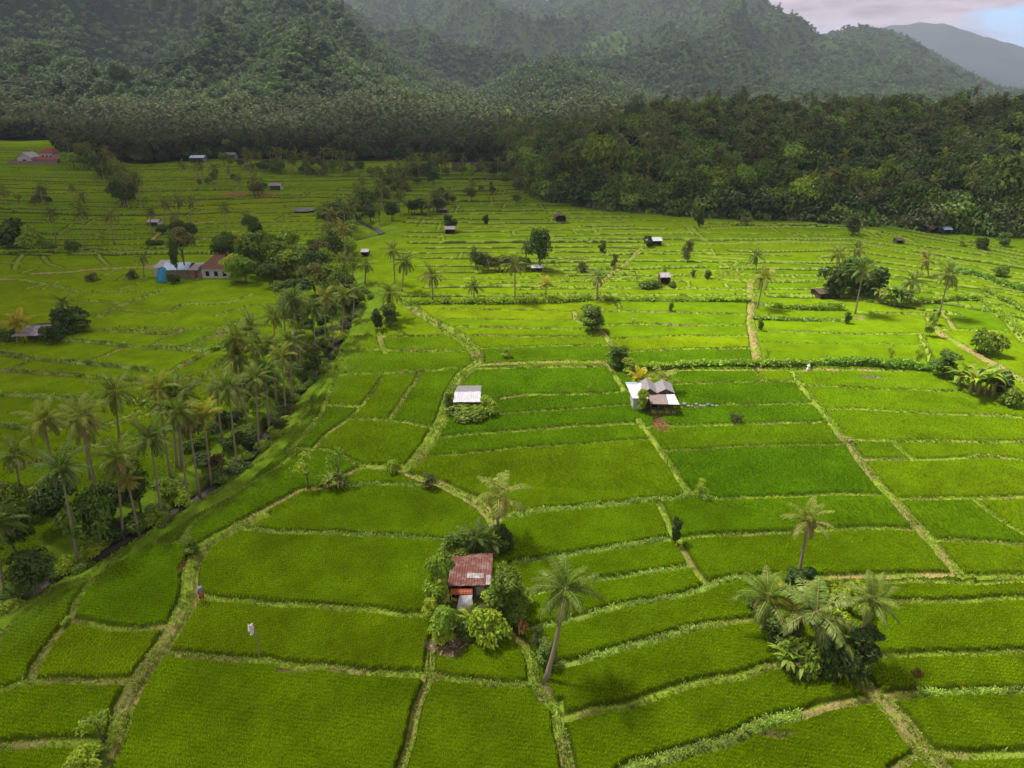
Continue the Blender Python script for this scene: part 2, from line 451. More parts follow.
# ------------------------------------------------------------------ field boundaries, surveyed as photograph points on the ground
# kinds: 0 grass bund, 1 straw-coloured path, 2 shrubby bund, 3 ditch
B = [
 # lower left
 (1.9, 0, [(262,517),(236,530),(214,541),(197,556),(190,575),(188,595),(178,620),(165,643),(150,663),(138,682),(128,702),(120,724),(112,745),(98,780)]),
 (.45, 1, [(256,521),(232,533),(213,545),(201,560),(196,575),(195,601),(185,621),(172,643),(162,658),(147,678),(139,696),(130,716),(120,738),(107,764),(98,785)]),
 (.6, 0, [(137,546),(160,545),(180,544)]),
 (.8, 0, [(160,517),(150,532),(137,546),(125,552),(110,567),(92,584),(77,602),(67,622),(50,643),(35,666),(30,681),(0,691),(-40,700)]),
 (.6, 0, [(67,623),(90,625),(112,630),(140,631),(160,629),(174,625)]),
 (.7, 0, [(30,683),(62,682),(100,682),(135,681)]),
 (1.0, 0, [(-40,750),(0,746),(32,743),(70,742),(97,742),(112,742)]),
 (.7, 0, [(82,580),(57,585),(37,600),(17,617),(3,637),(-20,660)]),
 (.7, 0, [(82,580),(95,570),(120,546),(135,534),(155,522),(175,510),(195,502),(230,478),(262,459),(287,452)]),
 (.7, 0, [(-20,604),(0,600),(30,588),(60,576),(85,562),(110,545)]),
 (.7, 0, [(180,544),(190,527),(215,510),(240,493),(256,482),(285,463),(300,450)]),
 # slope between stream and the middle fields
 (.7, 0, [(287,452),(305,435),(322,412),(330,390),(335,380),(337,365),(337,350)]),
 (.6, 0, [(270,452),(285,435),(305,415),(317,390),(327,377),(330,355),(335,345)]),
 (.6, 0, [(315,447),(330,432),(347,420),(365,402),(382,379)]),
 (.7, 0, [(390,419),(405,397),(422,372)]),
 (.6, 0, [(322,405),(337,406),(357,407)]),
 (.5, 0, [(350,420),(380,421),(405,424),(432,428)]),
 (.9, 0, [(340,377),(350,376),(390,374),(420,372),(455,369)]),
 (.7, 0, [(340,345),(340,357),(343,367),(350,376)]),
 (.9, 1, [(380,322),(380,340),(386,353)]),
 (.5, 0, [(390,351),(420,352),(465,351)]),
 (.5, 0, [(382,337),(415,336),(450,335)]),
 (.5, 0, [(392,326),(405,335)]),
 (.8, 0, [(312,450),(330,452),(342,457),(360,466),(380,467),(402,467)]),
 (.7, 0, [(289,454),(300,448),(312,451)]),
 # the curving double path in the middle
 (1.0, 0, [(400,303),(415,312),(435,325),(450,335),(462,342),(472,352),(476,362),(462,372),(452,387),(445,405),(440,420),(430,437),(420,452),(405,470)]),
 (1.1, 0, [(410,303),(432,319),(450,329),(467,339),(477,349),(482,359),(476,367),(466,374),(457,388),(449,406),(443,421),(434,438),(424,453),(409,469)]),
 (.4, 1, [(405,303),(424,316),(450,332),(467,344),(474,353),(478,364),(464,373)]),
 (.7, 1, [(400,472),(420,481),(440,487),(460,497),(477,507),(487,517),(493,527)]),
 (.7, 1, [(430,480),(445,485),(465,494),(480,501),(492,512),(497,523)]),
 (.7, 0, [(415,476),(450,488),(472,498),(484,508),(493,520)]),
 (.7, 1, [(400,472),(390,470),(362,469),(347,475),(322,490),(302,491),(282,502),(262,512),(240,525)]),
 (.8, 2, [(347,487),(377,485),(402,486),(425,488)]),
 (.8, 2, [(236,531),(260,531),(277,534),(315,534),(352,536),(390,537),(425,539),(448,541)]),
 (.8, 0, [(198,597),(220,599),(256,602),(272,604),(302,606),(340,610),(377,611),(402,615),(427,616),(437,622)]),
 (.8, 0, [(165,655),(200,657),(240,661),(265,662),(302,667),(347,671),(390,674),(425,676),(430,677),(452,680),(495,685),(512,686),(530,684)]),
 (.9, 0, [(437,616),(438,632),(434,648),(429,663),(425,678)]),
 (.35, 3, [(432,640),(428,663),(425,681),(417,701),(412,718),(405,746),(400,772)]),
 (.35, 0, [(436,640),(432,663),(429,681),(421,701),(416,718),(409,746),(404,772)]),
 (1.1, 0, [(496,630),(505,632),(515,637),(525,648),(531,661),(533,676),(536,686),(545,698),(555,708),(557,726),(562,746),(568,772)]),
 (.35, 1, [(560,700),(561,726),(567,746),(573,772)]),
 # terraces right of the middle
 (1.2, 2, [(502,520),(520,516),(540,512),(570,510),(600,507),(625,504),(645,501),(675,500),(687,497),(700,499),(715,500)]),
 (.7, 0, [(715,500),(755,499),(795,497),(828,496),(878,496)]),
 (1.1, 2, [(512,565),(535,560),(562,556),(590,551),(625,546),(656,542),(672,540)]),
 (.7, 2, [(520,598),(555,590),(595,581),(630,576),(662,571),(687,567)]),
 (1.0, 2, [(532,629),(560,624),(590,616),(617,607),(655,601),(685,595),(705,589)]),
 (.7, 0, [(645,501),(656,501),(660,507),(666,519),(671,532),(680,546),(687,560),(697,575),(707,586)]),
 (1.1, 2, [(705,588),(720,582),(735,581),(752,579),(775,577)]),
 (1.0, 2, [(555,666),(580,662),(605,655),(635,646),(670,636),(705,628)]),
 (.8, 0, [(705,628),(736,622),(760,619)]),
 (.9, 0, [(567,718),(592,712),(625,706),(655,697),(692,686),(736,676),(775,667),(800,664)]),
 (1.3, 2, [(620,776),(637,767),(670,758),(705,746),(736,737),(755,728),(780,721),(805,716)]),
 (.9, 1, [(805,716),(825,708),(850,703)]),
 (.9, 0, [(850,703),(875,698),(888,696),(918,693)]),
 (.8, 2, [(918,693),(943,693),(980,693),(1024,692),(1070,691)]),
 (2.0, 0, [(853,671),(868,688),(882,703),(899,720),(914,737),(928,755),(942,772)]),
 (.6, 1, [(853,671),(868,690),(878,701),(893,718),(908,735),(922,753),(934,770)]),
 (.35, 3, [(862,672),(875,690),(893,707),(913,731),(930,751),(945,770)]),
 (.6, 0, [(893,770),(908,760),(920,755)]),
 (.7, 0, [(930,753),(955,755),(993,755),(1024,755),(1070,755)]),
 (.6, 0, [(870,657),(905,656),(943,655),(973,655),(1024,652),(1070,650)]),
 (.7, 0, [(868,605),(893,603),(930,602),(985,600),(1024,597),(1070,595)]),
 (1.0, 1, [(800,580),(843,577),(893,576),(928,575),(960,574)]),
 (.8, 0, [(958,575),(980,576),(1024,576),(1070,576)]),
 (.6, 0, [(880,583),(930,582),(963,583),(1024,581),(1070,580)]),
 (.6, 0, [(680,540),(705,537),(750,535),(785,533),(835,531),(868,530),(912,529)]),
 (1.1, 0, [(792,372),(800,385),(813,401),(828,420),(845,440),(860,460),(878,485),(893,500),(908,517),(925,535),(940,552),(953,567),(960,575)]),
 (.5, 0, [(803,385),(843,387),(880,389),(918,390),(968,392)]),
 (.6, 0, [(823,409),(868,410),(908,412),(943,414),(980,415),(1018,417),(1060,419)]),
 (.8, 0, [(845,439),(893,441),(943,441),(993,442),(1024,441),(1070,440)]),
 (.7, 0, [(860,459),(908,460),(943,459),(988,457),(1024,460),(1070,461)]),
 (.6, 0, [(893,442),(903,452),(913,460)]),
 (.8, 0, [(893,500),(928,499),(980,498),(1024,497),(1070,496)]),
 (.7, 0, [(975,500),(993,515),(1008,525),(1024,535),(1060,556)]),
 (.6, 0, [(933,541),(968,542),(993,543),(1024,545),(1070,547)]),
 (.7, 1, [(640,372),(690,371),(740,371),(790,371),(815,370),(846,370),(900,371)]),
 (.5, 0, [(677,385),(715,384),(765,383),(800,383)]),
 (.5, 0, [(755,371),(762,381)]),
 (.5, 0, [(672,408),(705,407),(765,406),(817,404)]),
 (.5, 0, [(645,428),(697,426),(740,425),(790,424),(830,422)]),
 (.5, 0, [(660,453),(702,450),(752,447),(802,446),(848,444)]),
 (.9, 0, [(639,421),(650,437),(662,455),(677,475),(690,498)]),
 (.7, 0, [(502,400),(520,397),(550,396),(587,395),(630,393)]),
 (.4, 0, [(500,415),(545,412),(587,409),(634,406)]),
 (.5, 0, [(436,439),(475,435),(525,431),(575,427),(644,424)]),
 (.5, 0, [(424,457),(475,454),(520,449),(575,445),(612,442),(652,440)]),
 (1.2, 1, [(480,366),(525,364),(575,363),(607,363)]),
 (.6, 0, [(478,370),(525,369),(605,367)]),
 (.8, 0, [(605,363),(615,377),(624,392)]),
 (.5, 0, [(443,309),(500,310),(540,311),(590,313)]),
 (.5, 0, [(437,319),(500,320),(575,321),(594,321)]),
 (.5, 0, [(457,327),(525,329),(585,330),(600,330)]),
 (.6, 0, [(475,336),(525,337),(604,337)]),
 (.6, 0, [(480,349),(550,347),(612,346)]),
 (.9, 1, [(575,312),(577,322),(600,330),(607,339),(614,347),(617,357)]),
 (.5, 0, [(343,336),(400,336),(440,335)]), (.6, 0, [(345,351),(400,350),(462,351)]),
 (.7, 0, [(617,302),(621,311)]), (.6, 0, [(595,312),(620,312),(656,313)]),
 # middle distance, right
 (1.5, 2, [(400,302),(440,303),(500,303),(560,302),(600,300),(650,301),(700,301),(752,303)]),
 (.6, 0, [(600,310),(650,312),(700,314),(750,315)]), (.7, 0, [(607,326),(650,325),(687,326),(750,326)]),
 (.6, 0, [(612,340),(675,337),(752,337)]), (.6, 0, [(620,353),(687,350),(752,349)]),
 (1.3, 1, [(750,280),(750,292),(751,307),(751,325),(754,342),(757,361),(760,368)]),
 (.9, 2, [(755,319),(800,320),(845,320)]), (.6, 0, [(756,331),(812,332),(856,334),(923,334)]),
 (.6, 0, [(757,343),(812,344),(856,345),(923,346)]),
 (1.6, 2, [(640,370),(695,366),(760,366),(856,365),(893,367),(930,371)]),
 (1.3, 2, [(752,304),(800,309),(842,310)]),
 (.9, 0, [(695,256),(740,259),(775,262),(820,266)]), (.8, 0, [(717,281),(740,261)]), (.8, 0, [(735,276),(752,262)]),
 (.9, 0, [(710,280),(755,281),(780,280),(825,281)]), (.7, 0, [(600,277),(675,278),(712,277)]),
 (.8, 0, [(600,289),(675,289),(750,291)]), (.8, 0, [(752,295),(812,295)]), (.7, 0, [(695,270),(730,271)]),
 (1.0, 1, [(598,285),(615,272),(632,258),(641,248)]),
 (.8, 0, [(855,312),(893,314),(930,315)]),
 (1.0, 0, [(922,336),(928,352),(933,368)]),
 (1.6, 1, [(930,318),(938,332),(958,344),(980,356),(1000,367),(1024,382),(1060,400)]),
 (.8, 1, [(938,309),(948,319),(953,329)]),
 (1.2, 0, [(978,301),(993,312),(1008,322),(1015,331),(1024,342)]), (1.2, 0, [(985,292),(1005,302),(1024,312),(1060,330)]),
 (1.4, 2, [(950,270),(963,274),(980,277),(1000,285),(1024,292),(1060,300)]),
 (1.0, 2, [(908,305),(943,302),(978,301)]), (.7, 0, [(943,330),(985,331),(1015,333)]),
 # left side across the stream
 (1.1, 2, [(-40,352),(0,355),(32,359),(82,364),(120,367),(150,371)]),
 (.9, 0, [(-40,370),(0,371),(37,373),(75,376),(120,379),(150,381)]), (.8, 0, [(5,371),(20,366),(32,360)]),
 (1.1, 2, [(-40,393),(0,395),(37,397),(75,399),(112,402),(150,405),(165,412)]),
 (1.0, 2, [(-40,424),(0,426),(25,429),(60,429)]), (.7, 1, [(87,362),(105,355),(120,349)]),
 (1.0, 2, [(67,341),(100,344),(140,348),(180,350),(207,352)]), (.8, 0, [(92,331),(140,333),(180,335)]),
 (.8, 0, [(152,346),(170,337),(185,330)]), (.8, 0, [(107,329),(150,329),(185,330),(225,329),(256,332)]),
 (.9, 0, [(180,349),(205,340),(227,332),(240,320),(256,315)]), (1.2, 0, [(172,372),(190,361),(212,351),(232,340)]),
 (.9, 0, [(172,384),(195,377)]), (1.1, 0, [(182,395),(200,377),(217,365),(240,347)]),
 (1.0, 0, [(120,310),(147,312),(160,314),(172,312),(185,305),(225,304),(240,300),(252,295)]), (.8, 0, [(217,316),(250,306)]),
 (1.8, 0, [(100,317),(117,307),(140,300),(162,292)]), (1.0, 0, [(67,301),(100,302),(120,304)]),
 (1.6, 1, [(-40,278),(0,279),(17,279)]), (1.1, 0, [(17,279),(50,285),(77,292)]),
 (1.6, 1, [(32,274),(65,272),(95,269),(135,267),(152,267),(170,260)]), (.8, 0, [(77,292),(150,292)]),
 (.8, 0, [(105,424),(132,415),(150,406)]), (.9, 0, [(112,426),(142,417),(170,410)]),
 (.9, 2, [(60,450),(100,447),(150,440),(180,428)]), (.8, 0, [(0,490),(40,487),(70,470)]), (.8, 0, [(10,465),(60,458),(110,440)]),
 (.8, 0, [(0,345),(12,341)]), (1.2, 1, [(148,245),(165,228),(200,222),(213,221)]), (1.2, 1, [(192,238),(222,241),(240,243)]),
 (1.0, 0, [(15,269),(16,262),(22,255)]), (1.0, 0, [(-40,253),(30,253),(90,252),(150,251),(175,250)]),
 (1.0, 0, [(-40,262),(20,263)]), (.9, 0, [(43,256),(50,264),(62,268)]), (.9, 0, [(98,256),(108,265)]),
]
STREAM = [(352,214),(366,222),(382,231),(362,236),(340,243),(326,256),(332,270),(350,284),(360,296),(350,313),(338,335),(325,355),(300,383),(280,407),(252,445),
          (232,464),(200,487),(165,507),(135,525),(95,548),(50,570),(0,598),(-70,630)]


def smooth_line(pts, step):
    """Catmull-Rom through ground points, resampled"""
    P = np.array(pts, float)
    if len(P) == 2:
        P = np.array([P[0], (P[0] + P[1]) / 2, P[1]])
    Q = np.vstack([2 * P[0] - P[1], P, 2 * P[-1] - P[-2]])
    out = []
    for i in range(1, len(Q) - 2):
        p0, p1, p2, p3 = Q[i - 1:i + 3]
        n = max(2, int(np.hypot(*(p2 - p1)) / step))
        t = np.linspace(0, 1, n, endpoint=False)[:, None]
        m1 = (p2 - p0) * 0.35; m2 = (p3 - p1) * 0.35
        out.append((2*t**3-3*t**2+1)*p1 + (t**3-2*t**2+t)*m1 + (-2*t**3+3*t**2)*p2 + (t**3-t**2)*m2)
    out.append(P[-1:])
    return np.vstack(out)


def gpt(pts):
    return [tuple(gp(*p).xy) for p in pts]


LINES = []          # (width, kind, world polyline)
for w, k, pts in B:
    w = w * (.72 if k in (0, 1) else .62)
    g = gpt(pts)
    r = np.hypot(g[0][0], g[0][1]); w *= float(np.interp(r, [80, 115, 190], [1, 1.35, 1.6]))
    L = smooth_line(g, max(1.2, r * 0.015))
    a = np.linspace(0, 1, len(L))
    n = (vnoise(L[:, 0] / 3.1, L[:, 1] / 3.1, 71) - 0.5) * 0.35
    n2 = (vnoise(L[:, 0] / 3.1, L[:, 1] / 3.1, 72) - 0.5) * 0.35
    L = L + np.stack([n, n2], 1)
    LINES.append((w, k, L))
STREAM_W = smooth_line(gpt(STREAM), 2.0)

# terraces farther off: contour lines with gaps and cross bunds
rr = random.Random(4)


def contour(y0, x0, x1, slope=None, w=1.0, kind=0, wig=1.2):
    pts = []
    x = x0
    ph = rr.random() * 9
    while x <= x1:
        dy = wig * math.sin(x / 60.0 + ph) + rr.uniform(-.35, .35)
        if slope: dy += slope(x)
        pts.append((x, y0 + dy)); x += 16
    if len(pts) > 1:
        L = smooth_line(gpt(pts), 4.0)
        LINES.append((w, kind, L))
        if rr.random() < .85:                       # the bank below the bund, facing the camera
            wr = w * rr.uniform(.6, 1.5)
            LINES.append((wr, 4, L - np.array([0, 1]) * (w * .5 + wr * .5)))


def sl_right(x): return max(0, x - 850) * 0.17 + max(0, 640 - x) * 0.02
y = 221.0
while y < 297:
    x = 560 + rr.uniform(-30, 60) if y < 245 else 480 + rr.uniform(0, 60)
    while x < 1080:
        L = rr.uniform(130, 360)
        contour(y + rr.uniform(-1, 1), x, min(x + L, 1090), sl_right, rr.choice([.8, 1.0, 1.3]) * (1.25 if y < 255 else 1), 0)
        x += L + rr.choice([0, 0, 12, 30])
    y += 4.2 + (y - 221) * 0.05
y = 206.0
while y < 300:
    x = 400 + rr.uniform(0, 30)
    while x < 620:
        L = rr.uniform(80, 200)
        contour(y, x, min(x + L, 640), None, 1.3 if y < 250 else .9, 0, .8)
        x += L
    y += 3.6 + (y - 206) * 0.055
y = 146.0
while y < 252:
    x = -60
    while x < 330:
        L = rr.uniform(70, 220)
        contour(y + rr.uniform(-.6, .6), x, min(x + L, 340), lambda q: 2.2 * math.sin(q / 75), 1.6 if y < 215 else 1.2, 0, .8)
        x += L + rr.choice([0, 0, 10])
    y += 3.3 + (y - 146) * 0.02
y = 168.0
while y < 206:
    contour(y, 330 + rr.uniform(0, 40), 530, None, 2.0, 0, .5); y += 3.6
for k in range(150):                                     # cross bunds
    px = rr.uniform(-20, 1020); py = rr.uniform(172, 290)
    if 330 < px < 400: continue
    a = gp(px, py); b = gp(px + rr.uniform(-4, 4) + (512 - px) * 0.03, py - rr.uniform(4, 7))
    LINES.append((.9, 0, smooth_line([tuple(a.xy), tuple(b.xy)], 4)))

# ------------------------------------------------------------------ the valley floor: one sheet, finer near the camera
rs = [24.0]
while rs[-1] < 700:
    r = rs[-1]
    rs.append(r + (0.11 * (r / 30) ** 0.85 if r < 470 else 2.2))
RS = np.array(rs); NR = len(RS)
TH0, TH1, NT = math.radians(-56), math.radians(56), 1450
TH = np.linspace(TH0, TH1, NT)
GX = RS[:, None] * np.sin(TH)[None, :]
GY = RS[:, None] * np.cos(TH)[None, :]


def stamp(L, reach, dist, extra=None):
    """write the smallest signed distance to a polyline into the raster; returns where it won"""
    for p, q in zip(L[:-1], L[1:]):
        cx, cy = (p + q) / 2
        ln = np.hypot(*(q - p)); rad = ln / 2 + reach
        rc = math.hypot(cx, cy); tc = math.atan2(cx, cy)
        i0, i1 = np.searchsorted(RS, [rc - rad, rc + rad])
        da = rad / max(rc, 1)
        j0 = int((tc - da - TH0) / (TH1 - TH0) * (NT - 1)); j1 = int((tc + da - TH0) / (TH1 - TH0) * (NT - 1)) + 2
        j0 = max(j0, 0); j1 = min(j1, NT)
        if i1 <= i0 or j1 <= j0: continue
        X = GX[i0:i1, j0:j1]; Y = GY[i0:i1, j0:j1]
        d = q - p; l2 = max(d @ d, 1e-6)
        t = np.clip(((X - p[0]) * d[0] + (Y - p[1]) * d[1]) / l2, 0, 1)
        D = np.hypot(X - p[0] - t * d[0], Y - p[1] - t * d[1])
        yield (slice(i0, i1), slice(j0, j1)), D


SD = np.full((NR, NT), 9.0)            # distance outside the nearest bund
KIND = np.zeros((NR, NT), np.int8)
BW = np.full((NR, NT), 1.0)
wn = fbm(GX / 1.1, GY / 1.1, 91, 3)
RADG = np.hypot(GX, GY)
for w, k, L in LINES:
    for s, D in stamp(L, w + 2.5, SD):
        wv_ = np.where(RADG[s] < 150, 0.72 + 0.56 * wn[s], 1.0)
        d = D - w * 0.5 * wv_
        better = d < SD[s]
        if k in (1, 3): better |= (d < 0)
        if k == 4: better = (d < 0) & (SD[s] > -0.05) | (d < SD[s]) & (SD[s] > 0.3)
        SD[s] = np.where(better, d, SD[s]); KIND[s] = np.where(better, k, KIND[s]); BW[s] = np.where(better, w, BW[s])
ST = np.full((NR, NT), 99.0)
for s, D in stamp(STREAM_W, 16, ST):
    ST[s] = np.minimum(ST[s], D)
ED = edge_dist(GX, GY)

# field numbers: flood outwards between the bunds
inside = (SD > 0.1) & (ST > 5) & (ED < 0)
H2, W2 = NR // 2, NT // 2
ins2 = inside[:H2 * 2, :W2 * 2].reshape(H2, 2, W2, 2).all((1, 3))
lb = np.where(ins2, np.arange(H2 * W2).reshape(H2, W2) + 1, 0).astype(np.int32)
for it in range(14):
    old = lb.copy()
    for tr in (0, 1):
        A = np.ascontiguousarray(lb.T if tr else lb); I = np.ascontiguousarray(ins2.T if tr else ins2)
        n_ = len(A)
        for seq, s_ in ((range(1, n_), 1), (range(n_ - 2, -1, -1), -1)):
            for i in seq:
                np.maximum(A[i], A[i - s_], out=A[i]); A[i] *= I[i]
        lb = A.T.copy() if tr else A
    if (old == lb).all(): break
lab = np.zeros((NR, NT), np.int64)
lab[:H2 * 2, :W2 * 2] = np.repeat(np.repeat(lb, 2, 0), 2, 1)
lab[H2 * 2:] = lab[H2 * 2 - 1]; lab[:, W2 * 2:] = lab[:, W2 * 2 - 1:W2 * 2]
lab *= inside
# bunds take the number of a neighbouring field
full = lab.copy()
for it in range(14):
    z = full == 0
    if not z.any(): break
    g = full.copy()
    for ax, sh in ((0, -1), (0, 1), (1, 1), (1, -1)):
        rolled = np.roll(full, sh, ax)
        g = np.where((g == 0) & (rolled > 0), rolled, g)
    full = g
FH = lambda k: _hash(full.astype(np.int64) % 100003, full.astype(np.int64) // 100003 + 7, k)
r1, r2, r3 = FH(1), FH(2), FH(3)
RAD = np.hypot(GX, GY)
level = (r1 - 0.5) * (0.30 + 0.55 * sstep(160, 300, RAD))
level = np.where(full == 0, 0, level) * sstep(4, 9, ST)
crop = sstep(0.02, 0.38, SD) * (ST > 5) * sstep(2, -2, ED)
bundz = np.where(SD < 0, sstep(0, -0.35, SD) * np.array([0.34, 0.20, 0.36, -0.10, 0.02])[KIND] * np.minimum(1, BW), 0)
bank = 1.4 * np.exp(-(ST / 2.1) ** 2)
fine = fbm(GX / 0.5, GY / 0.5, 3, 2) - 0.5
Z = terrain(GX, GY) + level + lerp(0.50, 0.26, sstep(60, 125, RAD)) * crop + bundz * lerp(1.0, 1.5, sstep(60, 125, RAD)) - bank + fine * np.where(SD < 0, 0.16, 0.10) * sstep(500, 60, RAD)
Z = Z + 0.25 * (fbm(GX / 9, GY / 9, 8, 3) - 0.5)

# ------------------------------------------------------------------ its colours (what grows where)
def c3(a): return np.array(a, float)
C = np.empty((NR, NT, 3))
mid = c3((0.163, 0.315, 0.003)); yel = c3((0.245, 0.360, 0.003)); deep = c3((0.085, 0.220, 0.003))
big = fbm(GX / 60, GY / 60, 44, 3); FARW = sstep(170, 330, RAD)
bands = fbm(GX / 110, GY / 9, 52, 3)
tone = np.clip(0.05 + 0.7 * r2 * r2 + 0.8 * (big - 0.5) + 1.2 * FARW * (bands - .5), 0, 1)[..., None]
C[:] = mid * (1 - tone) + yel * tone
dk = (np.clip(1.3 * r3 - 0.75, 0, 0.6) + FARW * np.clip(.5 - bands, 0, 1) * 1.5).clip(0, .8)[..., None]
C = C * (1 - dk) + deep * dk
patch = fbm(GX / 2.6, GY / 2.6, 45, 4)[..., None]
C *= 0.74 + 0.52 * patch * (1 - .5 * FARW[..., None])
C *= 0.82 + 0.36 * fbm(GX / 11, GY / 7, 57, 3)[..., None]
C *= 0.93 + 0.14 * fbm(GX / 0.45, GY / 0.45, 46, 2)[..., None]
gb = c3((0.31, 0.44, 0.055)); sh = c3((0.30, 0.45, 0.08)); pth = c3((0.52, 0.44, 0.17)); dit = c3((0.11, 0.085, 0.035))
gn = (0.5 + (fbm(GX / 1.7, GY / 1.7, 47, 3) - .5) * (1 - FARW))[..., None]
path_c = pth * (0.6 + 0.6 * gn) * 1.0
path_c = np.where(gn > 0.56, gb * 0.9, path_c)
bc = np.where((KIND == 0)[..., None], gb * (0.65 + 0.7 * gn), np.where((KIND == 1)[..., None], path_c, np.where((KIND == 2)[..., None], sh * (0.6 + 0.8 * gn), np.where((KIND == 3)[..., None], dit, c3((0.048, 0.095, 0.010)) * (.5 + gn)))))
straw = (fbm(GX / 4.5, GY / 4.5, 48, 3)[..., None] > 0.59) & ((KIND == 0) & (RAD < 150))[..., None]
bc = np.where(straw, c3((0.34, 0.33, 0.11)) * (0.6 + 0.7 * gn), bc)
bc = np.where((KIND == 0)[..., None], bc * (1 - .30 * FARW[..., None]), bc)
on = sstep(0.16, -0.06, SD)[..., None]
C = C * (1 - on) + bc * on
fw = 1 + 2.6 * FARW
foot = (sstep(-0.02, 0.12 * fw, SD) * sstep(0.34 * fw, 0.14 * fw, SD))[..., None] * 0.8        # mud and the shade among stalks, painted dark where the crop stops
C = C * (1 - foot) + c3((0.035, 0.05, 0.008)) * foot
wild = (c3((0.20, 0.35, 0.02)) * (0.5 + 0.9 * fbm(GX / 3, GY / 3, 49, 4)[..., None]))
ws = sstep(9, 4, ST + 5 * (fbm(GX / 8, GY / 8, 50, 3) - 0.5))[..., None]
C = C * (1 - ws) + wild * ws
mud = sstep(1.4, .7, ST)[..., None]
C = C * (1 - mud) + c3((0.07, 0.065, 0.045)) * mud
RICEC = C.copy()
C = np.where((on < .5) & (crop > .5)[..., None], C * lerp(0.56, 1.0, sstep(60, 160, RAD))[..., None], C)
fl = sstep(-3, 3, ED)[..., None]
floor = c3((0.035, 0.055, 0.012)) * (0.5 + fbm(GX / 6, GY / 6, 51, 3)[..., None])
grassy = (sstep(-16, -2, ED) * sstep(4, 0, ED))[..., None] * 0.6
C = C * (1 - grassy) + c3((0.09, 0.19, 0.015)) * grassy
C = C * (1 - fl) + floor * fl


def blot(px, py, rx, ry, col, amt=0.9, seed=1):
    global C
    p = gp(px, py)
    d = np.hypot((GX - p.x) / rx, (GY - p.y) / ry) + 0.9 * (fbm(GX / 1.2, GY / 1.2, seed, 3) - 0.5)
    a = (sstep(1.0, 0.7, d) * amt)[..., None]
    C = C * (1 - a) + c3(col) * a
    global Z
    Z = Z - a[..., 0] * 0.42 * crop


blot(298, 673, 1.7, .32, (0.27, 0.17, 0.11)); blot(776, 737, 1.7, .5, (0.16, 0.12, 0.07)); blot(659, 424, 1.6, 2.6, (0.30, 0.12, 0.09))
blot(453, 640, 2.2, 2.4, (0.26, 0.17, 0.13)); blot(544, 693, 0.9, 1.0, (0.30, 0.24, 0.15)); blot(184, 566, 0.5, 1.5, (0.20, 0.09, 0.07))
blot(470, 598, 3.4, 4.0, (0.2, 0.15, 0.1)); blot(152, 266, 3, 2.5, (0.36, 0.30, 0.2)); blot(860, 318, 1.2, 2, (0.3, 0.28, 0.1))
blot(233, 194, 7, 10, (0.34, 0.17, 0.08)); blot(265, 195, 5, 8, (0.34, 0.17, 0.08)); blot(205, 272, 9, 6, (0.3, 0.27, 0.2))
blot(872, 377, 2.4, .8, (0.30, 0.26, 0.16), .8); blot(978, 228, 16, 6, (0.12, 0.08, 0.05), .8); blot(943, 228, 9, 7, (0.2, 0.13, 0.09))
blot(945, 276, 3, 2, (0.16, 0.09, 0.05)); blot(393, 157, 14, 20, (0.42, 0.30, 0.2), .9)
blot(673, 325, 2.6, .6, (0.36, 0.3, 0.18), .7); blot(440, 418, .5, .5, (0.3, 0.2, 0.1))

# ------------------------------------------------------------------ build the sheet
ii, jj = np.meshgrid(np.arange(NR - 1), np.arange(NT - 1), indexing='ij')
a = ii * NT + jj
F = np.stack([a, a + 1, a + NT + 1, a + NT], -1).reshape(-1, 4)
mg, nt, out = new_mat('rice_and_bunds')
at = N(nt, 'ShaderNodeAttribute', attribute_name='col')
c = mixc(nt, at.outputs['Color'], mixc(nt, (0.74, 0.76, 0.7), (1.24, 1.2, 1.2), noise(nt, 9.0, 5, 0.75)), 1.0, 'MULTIPLY')
c = mixc(nt, c, mixc(nt, (0.85, 0.85, 0.85), (1.15, 1.13, 1.1), noise(nt, 0.9, 5, 0.65)), 1.0, 'MULTIPLY')
bmp = N(nt, 'ShaderNodeBump', Strength=0.8, Distance=0.22)
nt.links.new(noise(nt, 5.0, 6, 0.75), bmp.inputs['Height'])
d = N(nt, 'ShaderNodeBsdfDiffuse'); nt.links.new(c, d.inputs[0]); nt.links.new(bmp.outputs[0], d.inputs['Normal'])
t_ = N(nt, 'ShaderNodeBsdfTranslucent'); nt.links.new(c, t_.inputs[0])
nt.links.new(d.outputs[0], out.inputs[0])
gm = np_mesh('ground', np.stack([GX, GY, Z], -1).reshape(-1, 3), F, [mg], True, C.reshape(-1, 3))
props(obj('ground', gm), kind='structure')

# the rest of the ground round about (behind and beside the camera)
th = np.radians(np.linspace(56, 304, 120)); rd = np.concatenate([[0.5], np.geomspace(8, 700, 30)])
X = rd[:, None] * np.sin(th); Y = rd[:, None] * np.cos(th)
i2, j2 = np.meshgrid(np.arange(len(rd) - 1), np.arange(119), indexing='ij'); a = i2 * 120 + j2
F2 = np.stack([a, a + 1, a + 121, a + 120], -1).reshape(-1, 4)
cc = np.ones((len(rd), 120, 3)) * mid * (0.7 + 0.6 * fbm(X / 9, Y / 9, 2, 4)[..., None])
sur = np_mesh('surrounding_ground', np.stack([X, Y, 0.25 + 0 * X], -1).reshape(-1, 3), F2, [mg], True, cc.reshape(-1, 3))
props(obj('surrounding_ground', sur), kind='structure')
th = np.linspace(TH0, TH1, 40); rd = np.array([0.5, 8, 16, 24.2])
X = rd[:, None] * np.sin(th); Y = rd[:, None] * np.cos(th)
i2, j2 = np.meshgrid(np.arange(3), np.arange(39), indexing='ij'); a = i2 * 40 + j2
F2 = np.stack([a, a + 1, a + 41, a + 40], -1).reshape(-1, 4)
